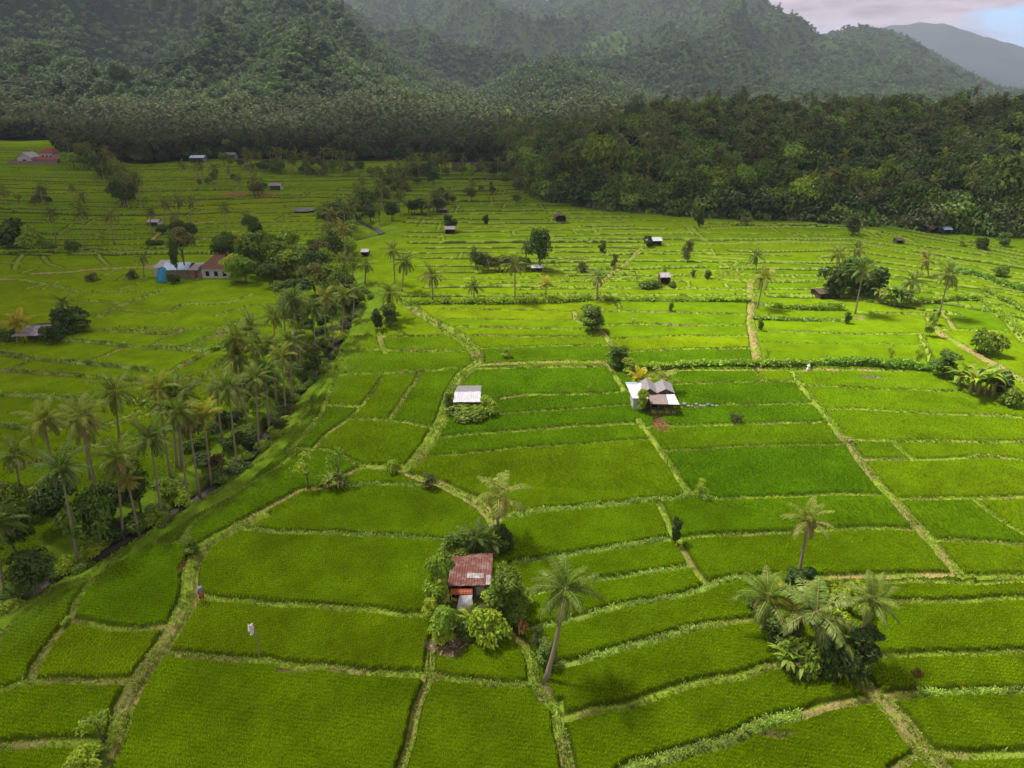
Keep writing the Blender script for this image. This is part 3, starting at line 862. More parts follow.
sur = np_mesh('near_ground', np.stack([X, Y, 0.25 + 0 * X], -1).reshape(-1, 3), F2, [mg], True, np.tile(mid, (160, 1)))
props(obj('near_ground', sur), kind='structure')


def at_raster(x, y):
    r = np.hypot(x, y); t = np.arctan2(x, y)
    i = np.clip(np.searchsorted(RS, r), 0, NR - 1); j = np.clip(np.round((t - TH0) / (TH1 - TH0) * (NT - 1)).astype(int), 0, NT - 1)
    return i, j


def gz(x, y):
    i, j = at_raster(np.array([x]), np.array([y]))
    return float((Z - 0.26 * crop)[i[0], j[0]]) if math.hypot(x, y) < 695 else tz(x, y)


# stream water
P = STREAM_W; T = np.gradient(P, axis=0); T /= np.linalg.norm(T, axis=1)[:, None]; Nn = np.stack([-T[:, 1], T[:, 0]], 1)
wv = []
for p, n in zip(P, Nn):
    zz = tz(*p) - 1.22
    wv += [(p[0] - n[0] * .5, p[1] - n[1] * .5, zz), (p[0] + n[0] * .5, p[1] + n[1] * .5, zz)]
k = np.arange(len(P) - 1) * 2
mw, nt, out = new_mat('stream_water')
p = N(nt, 'ShaderNodeBsdfPrincipled', Roughness=0.12); p.inputs['Base Color'].default_value = (0.10, 0.095, 0.075, 1)
bm_ = N(nt, 'ShaderNodeBump', Strength=0.4, Distance=0.06); nt.links.new(noise(nt, 2.5, 4), bm_.inputs['Height']); nt.links.new(bm_.outputs[0], p.inputs['Normal'])
nt.links.new(p.outputs[0], out.inputs[0])
props(obj('stream', np_mesh('stream', np.array(wv), np.stack([k, k + 1, k + 3, k + 2], 1), [mw], True)), kind='structure')
# small flooded paddies / ponds in the distance
mb = MB()
for px, py, rx, ry in [(305, 211, 5, 5), (341, 217, 4, 6), (378, 228, 4, 7)]:
    q = gp(px, py)
    ring = [mb.bm.verts.new((q.x + rx * math.cos(t) * (1 + .2 * math.sin(3 * t)), q.y + ry * math.sin(t), gz(q.x, q.y) + 0.45)) for t in [i * PI / 8 for i in range(16)]]
    mb.bm.faces.new(ring)
props(mb.build('pond', mw), kind='structure')

# ------------------------------------------------------------------ rice plants and bund grass (blades)
def blades(pts, z, n, h, spread, wdt, col, name, mat, jit=0.15, lean=0.5):
    m = len(pts); K = m * n
    ang = rng.random(K) * 2 * PI
    b = np.repeat(pts, n, 0); zz = np.repeat(z, n); hh = np.repeat(h, n) * (0.7 + 0.6 * rng.random(K))
    base = b + np.stack([np.cos(ang), np.sin(ang)], 1) * (spread * 0.25)
    ln = lean * (0.3 + rng.random(K))
    tip = b + np.stack([np.cos(ang), np.sin(ang)], 1) * (hh * ln)[:, None]
    px = np.stack([-np.sin(ang), np.cos(ang)], 1) * (wdt * 0.5)
    mid_ = base * 0.45 + tip * 0.55
    V = np.empty((K, 4, 3))
    V[:, 0, :2] = base; V[:, 0, 2] = zz - 0.05
    V[:, 1, :2] = mid_ + px; V[:, 1, 2] = zz + hh * 0.72
    V[:, 2, :2] = tip; V[:, 2, 2] = zz + hh * (0.98 - 0.25 * ln)
    V[:, 3, :2] = mid_ - px; V[:, 3, 2] = zz + hh * 0.72
    Fq = np.arange(K * 4).reshape(K, 4)
    cc = np.repeat(np.repeat(col, n, 0) * (1 - jit + 2 * jit * rng.random((K, 1))), 4, 0)
    me = np_mesh(name, V.reshape(-1, 3), Fq, [mat], False, cc)
    return props(obj(name, me), kind='stuff')


fieldrnd = _hash(lab.astype(np.int64) % 100003, lab.astype(np.int64) // 100003, 5)
PTS = []; ZZ = []; CCs = []; HH = []
NANG = 5
for k in range(NANG):
    ang = math.radians([4, -14, 82, -8, 16][k])
    for (ra, rb, s1, s2) in ((24, 72, .17, .38), (72, 130, .24, .50)):
        X_ = np.arange(-rb - 10, rb + 10, s1); Y_ = np.arange(-rb - 10, rb + 10, s2)
        gx, gy = np.meshgrid(X_, Y_); gx = gx.ravel(); gy = gy.ravel()
        x = gx * math.cos(ang) - gy * math.sin(ang); y = gx * math.sin(ang) + gy * math.cos(ang)
        r = np.hypot(x, y); t = np.arctan2(x, y)
        ok = (r >= ra) & (r < rb) & (np.abs(t) < math.radians(53 if rb < 100 else 44)) & (y > 15)
        jt = .045 if ra < 70 else .12 if ra < 130 else .33
        x = x[ok] + rng.normal(0, jt, ok.sum()); y = y[ok] + rng.normal(0, jt, ok.sum())
        i, j = at_raster(x, y)
        sel = (np.floor(fieldrnd[i, j] * NANG).astype(int) == k) & (crop[i, j] > 0.75) & (lab[i, j] > 0)
        i, j = i[sel], j[sel]
        PTS.append(np.stack([x[sel], y[sel]], 1)); ZZ.append(Z[i, j] - 0.22); CCs.append(RICEC[i, j] * (1.25 if ra < 130 else 1.1)); HH.append(np.full(sel.sum(), .42) * np.interp(np.hypot(x[sel], y[sel]), [65, 125], [1, .72]))
PTS = np.vstack(PTS); ZZ = np.concatenate(ZZ); CCs = np.vstack(CCs); HH = np.concatenate(HH)
rad = np.hypot(PTS[:, 0], PTS[:, 1])
M['rice'] = foliage_mat('rice_leaf', False, 0.38, 0.0)
for lo, hi, n, w, nm in ((0, 72, 6, .055, 'rice_plants'), (72, 130, 5, .10, 'rice_plants'), (130, 999, 5, .17, 'rice_plants')):
    s = (rad >= lo) & (rad < hi)
    blades(PTS[s], ZZ[s], n, HH[s], .16, w, CCs[s], nm, M['rice'], .12, .36)
print('rice hills', len(PTS))
# grass on the bunds
gp_, gz_, gc_, gh_ = [], [], [], []
for w, k, L in LINES:
    if k >= 3: continue
    seg = np.hypot(*np.diff(L, axis=0).T)
    r = np.hypot(L[:-1, 0], L[:-1, 1])
    dens = np.interp(r, [30, 90, 150, 210], [26, 11, 3.5, 0.0]) * (0.35 if k == 1 else 1.0)
    num = rng.poisson(seg * (w + .25) * dens * np.clip(2.2 * fbm(L[:-1, 0] / 2.3, L[:-1, 1] / 2.3, 61, 2) - .25, .05, 1.5))
    idx = np.repeat(np.arange(len(seg)), num)
    if not len(idx): continue
    t = rng.random(len(idx))[:, None]
    d = (L[1:] - L[:-1])[idx]; nrm = np.stack([-d[:, 1], d[:, 0]], 1) / np.maximum(seg[idx], .01)[:, None]
    p = L[:-1][idx] + d * t + nrm * ((rng.random(len(idx)) - .5) * (w + .05))[:, None]
    i, j = at_raster(p[:, 0], p[:, 1])
    rr_ = np.hypot(p[:, 0], p[:, 1]); keep = (rr_ > 24.5) & (rr_ < 330) & (ED[i, j] < -2)
    p, i, j = p[keep], i[keep], j[keep]
    base = (gb if k != 2 else sh) * np.array([1.0, 1.0, 1.0])
    gp_.append(p); gz_.append(Z[i, j]); gc_.append(base[None] * (0.6 + .7 * rng.random((len(p), 1))) * (0.65 + .7 * vnoise(p[:, 0] / 2.6, p[:, 1] / 2.6, 62))[:, None] * np.where(rng.random((len(p), 1)) < .06, np.array([[1.5, 1.0, 1.2]]), 1))
    gh_.append((.22 if k == 0 else .12 if k == 1 else .36) * (0.6 + .8 * vnoise(p[:, 0] / 1.3, p[:, 1] / 1.3, 9)) * np.interp(np.hypot(p[:, 0], p[:, 1]), [60, 250], [1, 1.7]))
gp_ = np.vstack(gp_); rad = np.hypot(gp_[:, 0], gp_[:, 1])
gz_ = np.concatenate(gz_); gc_ = np.vstack(gc_); gh_ = np.concatenate(gh_)
for lo, hi, w in ((0, 100, .07), (100, 400, .2)):
    s = (rad >= lo) & (rad < hi)
    blades(gp_[s], gz_[s], 6, gh_[s], .2, w, gc_[s], 'grass', M['grass'], .2, .8)
print('grass tufts', len(gp_))
# ------------------------------------------------------------------ hills and the far volcano: the ground goes on to the horizon
thh = np.radians(np.linspace(-56, 56, 900)); rh = np.concatenate([np.linspace(690, 760, 12), np.geomspace(766, 3400, 320), np.geomspace(3440, 15000, 110)])
HX = rh[:, None] * np.sin(thh); HY = rh[:, None] * np.cos(thh)
HZ = terrain(HX, HY) - np.where(rh < 701, 0.4, 0)[:, None]
i2, j2 = np.meshgrid(np.arange(len(rh) - 1), np.arange(899), indexing='ij'); a = i2 * 900 + j2
F2 = np.stack([a, a + 1, a + 901, a + 900], -1).reshape(-1, 4)
hn = fbm(HX / 60, HY / 60, 12, 5)[..., None]
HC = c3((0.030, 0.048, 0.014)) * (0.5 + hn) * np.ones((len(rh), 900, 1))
cl_ = col_of(HX, HY)


def glade(px, py, rx, ry, seed):
    """how much a hillside point belongs to an open grassy gully"""
    depth = HY * CP - (HZ - CAMZ) * SP
    ppy = 384 - FPX * (HY * SP + (HZ - CAMZ) * CP) / depth
    ppx = 512 + FPX * HX / depth
    return ppx, ppy


g = gp(610, 52)


def glade_w(x, y):
    u = (x - g.x) / 60; v = (y - g.y) / 170
    return sstep(1.15, 0.55, np.hypot(u, v) + 0.8 * (fbm(x / 60, y / 60, 77, 3) - 0.5))


gw = glade_w(HX, HY)[..., None]
HC = HC * (1 - gw) + c3((0.06, 0.105, 0.025)) * (0.6 + 0.8 * hn) * gw
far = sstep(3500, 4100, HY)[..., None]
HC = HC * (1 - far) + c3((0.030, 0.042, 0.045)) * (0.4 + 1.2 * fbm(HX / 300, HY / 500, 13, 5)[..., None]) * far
mh, nt, out = new_mat('hill_ground')
at = N(nt, 'ShaderNodeAttribute', attribute_name='col')
d = N(nt, 'ShaderNodeBsdfDiffuse'); nt.links.new(at.outputs['Color'], d.inputs[0])
nt.links.new(d.outputs[0], out.inputs[0])
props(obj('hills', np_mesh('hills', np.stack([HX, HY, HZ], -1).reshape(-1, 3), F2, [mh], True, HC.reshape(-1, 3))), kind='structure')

# ------------------------------------------------------------------ foliage shapes
def crown_mesh(name, seed, n_leaf, leaf, blobs=14, col=(0.06, 0.12, 0.015), col2=(0.10, 0.17, 0.02), top=1.0, flat=1.0, fill=0.35, var=0.35, bare=0.0):
    """leafy crown in the unit ball (z from -flat to +top), made of leaf clumps gathered on limbs, with gaps between"""
    r = np.random.default_rng(seed)
    cen = r.normal(size=(blobs, 3)); cen /= np.linalg.norm(cen, axis=1)[:, None]
    cen *= (0.35 + 0.37 * r.random((blobs, 1)))
    cen[:, 2] = cen[:, 2] * np.where(cen[:, 2] > 0, top, flat) * 0.95
    rad = 0.25 + 0.22 * r.random(blobs)
    cen[0] = (0, 0, 0.1); rad[0] = 0.42
    k = r.choice(blobs, n_leaf, p=rad ** 2 / (rad ** 2).sum())
    u = r.normal(size=(n_leaf, 3)); u /= np.linalg.norm(u, axis=1)[:, None]
    u[:, 2] = np.where(u[:, 2] < -0.3, -u[:, 2], u[:, 2])
    rr_ = np.where(r.random(n_leaf) < fill, r.random(n_leaf), 0.85 + 0.3 * r.random(n_leaf))
    p = cen[k] + u * (rad[k] * rr_)[:, None] * np.array([1, 1, 0.85])
    nrm = u * 0.8 + r.normal(size=(n_leaf, 3)) * 0.55 + np.array([0, 0, 0.35]); nrm /= np.linalg.norm(nrm, axis=1)[:, None]
    t1 = np.cross(nrm, r.normal(size=(n_leaf, 3))); t1 /= np.linalg.norm(t1, axis=1)[:, None]
    t2 = np.cross(nrm, t1)
    s = leaf * (0.6 + 0.8 * r.random((n_leaf, 1)))
    V = np.empty((n_leaf, 4, 3))
    V[:, 0] = p - t1 * s * 0.9; V[:, 1] = p + t2 * s * 0.5 - nrm * s * 0.18; V[:, 2] = p + t1 * s * 0.9; V[:, 3] = p - t2 * s * 0.5 - nrm * s * 0.18
    bc = r.random((blobs, 1))
    c = np.array(col) * (1 - bc[k]) + np.array(col2) * bc[k]
    c = c * (1 - var + 2 * var * r.random((n_leaf, 1)))
    return np_mesh(name, V.reshape(-1, 3), np.arange(n_leaf * 4).reshape(-1, 4), [M['leaf']], False, np.repeat(c, 4, 0))


def limb_mesh(name, seed, mat, h=1.0, r0=0.05, n=5, spread=0.45):
    """tapered trunk of unit height with limbs that reach into the crown"""
    r = random.Random(seed)
    mb = MB()
    bend = (r.uniform(-.06, .06), r.uniform(-.06, .06))
    pts = [(bend[0] * math.sin(t * 3), bend[1] * math.sin(t * 2.6), h * t) for t in (0, .12, .3, .5, .7, .9)]
    mb.tube(pts, [r0 * 1.35, r0, r0 * .85, r0 * .7, r0 * .5, r0 * .2], 7)
    for k in range(n):
        a = 2 * PI * (k + r.random() * .6) / n; t = r.uniform(.38, .7)
        b = Vector((bend[0] * math.sin(t * 3), bend[1] * math.sin(t * 2.6), h * t)); d = Vector((math.cos(a), math.sin(a), 0))
        L = spread * r.uniform(.6, 1)
        mb.tube([b, b + d * L * .45 + Vector((0, 0, .13)), b + d * L + Vector((0, 0, .3 * r.uniform(.5, 1)))], [r0 * .45, r0 * .3, r0 * .1], 5)
    return mb.mesh(name, mat, True)


G = dict(dark=((0.055, 0.11, 0.016), (0.10, 0.165, 0.022)), mid=((0.11, 0.20, 0.018), (0.18, 0.28, 0.03)), light=((0.26, 0.41, 0.025), (0.37, 0.49, 0.04)),
         olive=((0.10, 0.125, 0.035), (0.17, 0.19, 0.055)), rust=((0.13, 0.085, 0.03), (0.10, 0.10, 0.03)))
CROWN = {}
for nm, key, n, lf, top, fl in (('broad_a', 'dark', 1500, .10, .75, .5), ('broad_b', 'mid', 1500, .10, .8, .55), ('broad_c', 'light', 1300, .10, .85, .6), ('broad_d', 'olive', 1300, .10, .8, .55),
                                ('broad_e', 'dark', 1500, .095, 1.0, .8), ('broad_f', 'mid', 1400, .11, .55, .3)):
    CROWN[nm] = crown_mesh('crown_' + nm, hash(nm) % 1000 if False else sum(map(ord, nm)), n, lf, 15, *G[key], top=top, flat=fl)
for nm, key, n, lf in (('bush_a', 'mid', 1500, .12), ('bush_b', 'light', 1600, .12), ('bush_c', 'dark', 1500, .12), ('bush_d', 'olive', 600, .11)):
    CROWN[nm] = crown_mesh('foliage_' + nm, sum(map(ord, nm)) + 5, n, lf, 11, *G[key], top=.9, flat=.45, fill=.3)
CROWN['rust'] = crown_mesh('crown_rust', 8, 900, .10, 13, *G['rust'], top=.9, flat=.6)
CROWN['thin'] = crown_mesh('crown_thin', 9, 260, .11, 9, *G['light'], top=1, flat=.8, fill=.5)
CROWN['umbrella'] = crown_mesh('crown_umbrella', 10, 1500, .085, 17, (0.10, 0.19, 0.015), (0.15, 0.25, 0.02), top=.35, flat=.16)
TRUNK = {k: limb_mesh('trunk_%d' % k, k, M['bark']) for k in range(3)}
# low detail crowns for the far woods
LOW = [crown_mesh('wood_crown', 40 + k, 560, .125, 12, *G[key], top=.85, flat=.7, fill=.15) for k, key in enumerate(('dark', 'mid', 'mid', 'olive', 'dark'))]


# ------------------------------------------------------------------ coconut palms
def frond(r, L, e0, az, nl, lw, ll, droop, col, brown, nseg=9, ragged=0.0):
    """one feather leaf: an arching midrib with leaflets hanging on both sides"""
    V = []; Cc = []
    pts = []; p = np.zeros(3); e = e0
    d = np.array([math.cos(az), math.sin(az)])
    ds = L / nseg
    for k in range(nseg + 1):
        pts.append(p.copy())
        p = p + ds * np.array([d[0] * math.cos(e), d[1] * math.cos(e), math.sin(e)])
        e -= droop * (0.35 + 1.3 * k / nseg)
        e = max(e, -1.45)
    pts = np.array(pts)
    side = np.array([-d[1], d[0], 0])
    c0 = np.array(col) * (1 - brown) + np.array((0.36, 0.27, 0.13)) * brown
    for k in range(nseg):
        a, b = pts[k], pts[k + 1]; w = 0.07 * (1 - k / nseg) + 0.012
        V += [a - side * w, a + side * w, b + side * w * .8, b - side * w * .8]
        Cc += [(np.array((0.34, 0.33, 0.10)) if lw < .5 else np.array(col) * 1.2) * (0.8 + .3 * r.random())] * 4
    s = np.linspace(0.14, 0.99, nl)
    twist = r.normal() * 0.35
    for t in s:
        f = t * nseg; k = min(int(f), nseg - 1); q = pts[k] + (pts[k + 1] - pts[k]) * (f - k)
        tg = pts[k + 1] - pts[k]; tg /= np.linalg.norm(tg)
        up = np.cross(tg, side)
        up = up if up[2] > 0 else -up
        ln = ll * math.sin(PI * min(0.12 + t * 0.86, 1) ** 0.85) ** 0.6 + 0.12
        for sg in (-1, 1):
            if r.random() < ragged: continue
            hang = 0.10 + 0.40 * r.random() + 0.35 * t
            dirv = side * sg * (0.85 + sg * twist * .3) + tg * 0.55 + np.array([0, 0, -hang]) + up * 0.35
            dirv /= np.linalg.norm(dirv)
            m = q + dirv * ln * 0.5 * (1 + .1 * r.normal()); e_ = q + dirv * ln + np.array([0, 0, -0.22 * ln])
            wv = tg * lw * 0.5
            V += [q - wv * .6, m - wv, e_, m + wv]
            cc = c0 * (0.75 + 0.5 * r.random())
            Cc += [cc * .9, cc, cc * 1.05, cc]
    return V, Cc


def palm_crown(name, seed, nf=24, L=3.9, nl=34, lw=.125, ll=.66, col=(0.085, 0.125, 0.02), dead=.15, up=1.35, low=-.75, ragged=0.0, gap=0.0):
    r = np.random.default_rng(seed)
    V, Cc = [], []
    for k in range(nf):
        f = k / (nf - 1)
        e0 = up - (up - low) * f ** 0.85 + r.normal() * 0.10
        az = k * 2.39996 + r.normal() * 0.25
        if gap and r.random() < gap: continue
        brown = np.clip(r.normal() * .12 + (0.75 if (f > 1 - dead) else 0.0) + 0.12 * f, 0, 1)
        v, c_ = frond(r, L * (0.75 + .35 * math.sin(PI * min(.15 + f, 1))) * (0.9 + .2 * r.random()), e0, az, nl, lw, ll, 0.10 + 0.09 * f + .03 * r.random(),
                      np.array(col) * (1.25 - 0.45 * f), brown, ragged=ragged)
        V += v; Cc += c_
    V = np.array(V)
    return np_mesh(name, V, np.arange(len(V)).reshape(-1, 4), [M['palm']], False, np.array(Cc))


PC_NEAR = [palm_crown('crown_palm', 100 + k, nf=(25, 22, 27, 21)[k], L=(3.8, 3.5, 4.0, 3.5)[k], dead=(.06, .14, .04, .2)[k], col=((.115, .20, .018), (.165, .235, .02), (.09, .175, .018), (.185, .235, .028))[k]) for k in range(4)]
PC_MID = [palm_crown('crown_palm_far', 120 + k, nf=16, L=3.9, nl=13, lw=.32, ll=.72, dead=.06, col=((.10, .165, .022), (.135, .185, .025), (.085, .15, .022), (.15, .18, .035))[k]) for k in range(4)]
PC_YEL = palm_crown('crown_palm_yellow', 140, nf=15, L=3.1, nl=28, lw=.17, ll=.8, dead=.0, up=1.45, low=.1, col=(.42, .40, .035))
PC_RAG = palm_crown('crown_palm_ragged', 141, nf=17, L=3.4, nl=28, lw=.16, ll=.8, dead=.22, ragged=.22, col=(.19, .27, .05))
PC_LOW = [palm_crown('wood_palm', 150 + k, nf=12, L=3.6, nl=6, lw=.6, ll=1.0, dead=.0, col=((.09, .135, .035), (.13, .155, .05))[k]) for k in range(2)]


def trunk_mesh(path, r0, r1, n=8):
    mb = MB()
    k = len(path)
    rad = [lerp(r0, r1, i / (k - 1)) * (1.45 if i == 0 else 1.12 if i == 1 else 1) for i in range(k)]
    mb.tube(path, rad, n)
    return mb.mesh('trunk', M['palm_bark'], True)


def palm(bx, by, cx, cy, label, group=None, crown=None, scale=1.0, r0=.2, bow=0.0, rz=None, base_pt=None, cat='palm tree', nuts=False):
    """coconut palm whose foot and crown centre are known; leans across the view as in the photograph"""
    b = gp(bx, by) if base_pt is None else base_pt
    b = Vector((b.x, b.y, gz(b.x, b.y)))
    c = at_depth(cx, cy, b.y)
    top = c - b
    if top.z < .5: top.z = .5
    rr_ = random.Random(int(bx * 7 + by * 13))
    root = empty('coconut_palm', b, label, cat, group)
    dy = rr_.uniform(-.05, .05) * top.z
    path = []
    for i in range(8):
        t = i / 7
        path.append((top.x * (t + bow * math.sin(PI * t)) , dy * t, top.z * t - (.3 if i == 0 else 0)))
    obj('trunk', trunk_mesh(path, r0, r0 * .6), root)
    cm = crown if crown is not None else rr_.choice(PC_NEAR if b.y < 150 else PC_MID)
    cr = obj('crown', cm, root, (top.x, dy, top.z - .1))
    cr.rotation_euler = (rr_.uniform(-.12, .12), rr_.uniform(-.12, .12), rr_.uniform(0, 6.28) if rz is None else rz)
    cr.scale = (scale,) * 3
    if nuts:
        mb = MB()
        for k in range(11):
            a = rr_.uniform(0, 6.28); q = Vector((.38 * math.cos(a), .38 * math.sin(a), -.35 - .35 * rr_.random()))
            bmesh.ops.create_icosphere(mb.bm, subdivisions=1, radius=.16, matrix=Matrix.Translation(q) @ Matrix.Diagonal((1, 1, 1.25, 1)))
        mb.build('coconut_cluster', M['nut'], root, True, (top.x, dy, top.z))
    return root


def tree(loc, h, w, kind, label, group=None, trunk=0, name='broadleaf_tree', cat='tree', crown_h=None, rz=0.0):
    """broadleaf tree: trunk with limbs, leafy crown; h total height, w crown width"""
    root = empty(name, loc, label, cat, group)
    ch = crown_h or h * .72
    t = obj('trunk', TRUNK[trunk % 3], root); t.scale = (w * .7, w * .7, h * .8); t.rotation_euler = (0, 0, rz * 2)
    c = obj('crown', CROWN[kind], root, (0, 0, h - ch * .5)); c.scale = (w / 1.7, w / 1.7, ch / 1.55); c.rotation_euler = (0, 0, rz)
    return root


def bush(px, py, wpx, hpx, kind, label, group=None, name='bush', cat='bush', rz=None):
    """low shrub: foot in the photograph, width and height there in pixels"""
    p = gp(px, py); s = ppm(p)
    w = wpx / s; tilt = CP * .96 if py < 300 else CP * .88
    h = hpx / s / tilt
    root = empty(name, (p.x, p.y, gz(p.x, p.y)), label, cat, group)
    rr_ = random.Random(int(px * 31 + py * 17))
    r0 = rr_.uniform(0, 6.3) if rz is None else rz
    if h > 1.15 * w:                                   # taller than wide: several heads of leaves, one above the other
        for q, (zf, k_) in enumerate(((.74, .92), (.46, 1.05), (.24, .8))):
            c = obj('foliage', CROWN[kind], root, (rr_.uniform(-.12, .12) * w, rr_.uniform(-.12, .12) * w, h * zf)); c.scale = (w * .6 * k_, w * .54 * k_, h * .33); c.rotation_euler = (0, 0, r0 + q * 2)
    else:
        c = obj('foliage', CROWN[kind], root, (0, 0, h * .36)); c.scale = (w * .66, w * .56, h * .78); c.rotation_euler = (0, 0, r0)
    s_ = obj('stem', TRUNK[rr_.randrange(3)], root); s_.scale = (w * .6, w * .6, h * .55)
    return root


def leaf_blade(V, Cc, p, d, L, W, col, droop, seg=5):
    """one long banana-like leaf"""
    d = np.array(d, float); h = np.array([d[0], d[1], 0]); h /= max(np.linalg.norm(h), 1e-4); side = np.array([-h[1], h[0], 0])
    e = math.atan2(d[2], math.hypot(d[0], d[1])); q = np.array(p, float); prev = None
    for k in range(seg + 1):
        t = k / seg; w = W * math.sin(PI * min(.08 + .9 * t, .99)) * .5
        l, r_ = q - side * w + np.array([0, 0, .18 * w]), q + side * w + np.array([0, 0, .18 * w])
        if prev is not None:
            V += [prev[0], prev[2], q.copy(), l]; V += [prev[2], prev[1], r_, q.copy()]
            Cc += [col] * 4 + [np.array(col) * .85] * 4
        prev = (l, r_, q.copy())
        q = q + L / seg * np.array([h[0] * math.cos(e), h[1] * math.cos(e), math.sin(e)]); e -= droop
    return V, Cc


def banana_mesh(name, seed, n=9, L=2.0, W=.5, h=1.6, stems=3, col=(0.17, 0.29, 0.03)):
    r = np.random.default_rng(seed); V, Cc = [], []
    for s in range(stems):
        o = r.normal(size=2) * .45; hh = h * (0.7 + .5 * r.random())
        for k in range(n):
            a = k * 2.4 + r.normal() * .3; el = r.uniform(.3, 1.25)
            cc = np.array(col) * r.uniform(.7, 1.35) if r.random() > .15 else np.array((.22, .17, .07))
            leaf_blade(V, Cc, (o[0], o[1], hh * r.uniform(.75, 1)), (math.cos(a) * math.cos(el), math.sin(a) * math.cos(el), math.sin(el)), L * r.uniform(.7, 1.1), W, cc, r.uniform(.22, .42))
    return np_mesh(name, np.array(V), np.arange(len(V)).reshape(-1, 4), [M['leaf']], True, np.array(Cc))


BAN = [banana_mesh('leaves', 200, n=11, L=1.9, W=.36), banana_mesh('leaves', 201, n=12, L=2.0, W=.30, col=(0.12, 0.22, 0.03)), banana_mesh('leaves', 202, n=11, L=1.8, W=.34, col=(0.27, 0.40, 0.04)), banana_mesh('leaves', 203, n=12, L=1.1, W=.22, h=.8, col=(.55, .27, .07), stems=2)]
mbs = MB()
for k in range(3): mbs.tube([(.3 * math.cos(k * 2.1), .3 * math.sin(k * 2.1), -.2), (.35 * math.cos(k * 2.1), .35 * math.sin(k * 2.1), 1.4)], [.13, .08], 6)
BAN_STEM = mbs.mesh('stem', M['bamboo'], True)


def banana(px, py, hpx, label, group=None, v=0, name='banana_plant', cat='plant'):
    p = gp(px, py); s = ppm(p); h = hpx / s / .85
    root = empty(name, (p.x, p.y, gz(p.x, p.y)), label, cat, group, (px * 7.3) % 6.28)
    k = h / 3.0
    a = obj('leaves', BAN[v], root); b = obj('stem', BAN_STEM, root)
    a.scale = b.scale = (k, k, k)
    return root


FAR_TRUNK = []
for k in range(2):
    mb = MB(); mb.tube([(0, 0, -.05), (.06, 0, .2), (.12 * (k * 2 - 1), .05, .5), (.05, 0, .8), (0, 0, 1.0)], [.26, .19, .16, .14, .13], 6)
    FAR_TRUNK.append(mb.mesh('trunk', M['palm_bark'], True))
# ================================================================== PALMS
# --- the standing palms of the foreground
palm(497, 547, 499, 496, 'pale bushy coconut palm rising behind the rusty roofed hut', crown=PC_RAG, scale=.98, r0=.19)
palm(545, 683, 566, 592, 'tall coconut palm with a bent trunk on the bund right of the rusty roofed hut', crown=PC_NEAR[1], scale=.88, r0=.21, bow=.12, rz=.4)
palm(796, 590, 810, 521, 'leaning coconut palm with a drooping dry frond, tallest of the grove by the crossing path', crown=PC_NEAR[3], scale=.72, r0=.19, rz=1.2)
palm(849, 664, 871, 596, 'leaning coconut palm with orange nuts at the right end of the grove', crown=PC_NEAR[1], scale=.70, r0=.19, rz=2.0, nuts=True)
palm(762, 632, 768, 596, 'low full palm at the left end of the grove above the green bushes', crown=PC_NEAR[0], scale=.80, r0=.2)
palm(818, 660, 817, 612, 'widest low palm with greyish hanging fronds in the middle of the grove', crown=PC_RAG, scale=1.05, r0=.24, rz=.7)
palm(800, 640, 795, 607, 'short grey fronded palm squeezed between the two low palms of the grove', crown=PC_NEAR[3], scale=.80, r0=.2)
palm(845, 668, 846, 640, 'smallest dark palm at the foot of the leaning palm with orange nuts', crown=PC_NEAR[2], scale=.55, r0=.15)

# --- the row along the stream: foot x, foot y, crown x, crown y, size, bow
ROW = [(2, 590, -8, 524, 1, 0), (23, 508, 13, 455, 1, 0), (76, 557, 62, 466, .95, 0), (90, 480, 82, 427, 1.1, 0), (121, 530, 116, 456, .95, 0), (137, 527, 129, 478, .6, 0),
       (160, 509, 150, 438, .9, .03), (171, 482, 157, 388, 1, .03), (186, 493, 177, 412, .95, 0), (198, 488, 190, 420, .55, 0), (210, 477, 205, 413, 1, 0), (236, 462, 229, 386, 1, 0),
       (247, 425, 238, 356, .95, 0), (258, 444, 255, 378, 1, 0), (268, 425, 266, 370, .95, 0), (277, 358, 272, 316, .95, 0), (285, 408, 282, 355, 1, 0), (276, 400, 271, 345, .9, 0),
       (291, 395, 289, 342, 1, 0), (293, 335, 290, 298, 1, 0), (302, 372, 298, 330, .9, 0), (306, 350, 302, 305, 1, 0), (316, 352, 312, 309, .9, 0), (325, 347, 325, 296, 1.05, 0),
       (333, 340, 331, 303, .9, 0), (341, 334, 345, 295, 1.05, 0), (352, 318, 355, 290, .8, 0), (243, 415, 236, 372, .9, 0), (222, 440, 217, 385, .85, 0)]
ROW.sort(key=lambda q: q[2])
ORD = ['first', 'second', 'third', 'fourth', 'fifth', 'sixth', 'seventh', 'eighth', 'ninth', 'tenth', 'eleventh', 'twelfth', 'thirteenth', 'fourteenth', 'fifteenth', 'sixteenth', 'seventeenth', 'eighteenth',
       'nineteenth', 'twentieth', 'twenty-first', 'twenty-second', 'twenty-third', 'twenty-fourth', 'twenty-fifth', 'twenty-sixth', 'twenty-seventh', 'twenty-eighth', 'twenty-ninth']
for k, (bx, by, cx, cy, s, bow) in enumerate(ROW):
    palm(bx, by, cx, cy, 'coconut palm in the front row beside the stream, %s crown from the left' % ORD[k], 'coconut palms in the row beside the stream', scale=s * .78, r0=.15, bow=bow,
         crown=PC_YEL if (bx == 210) else PC_NEAR[k * 7 % 4])

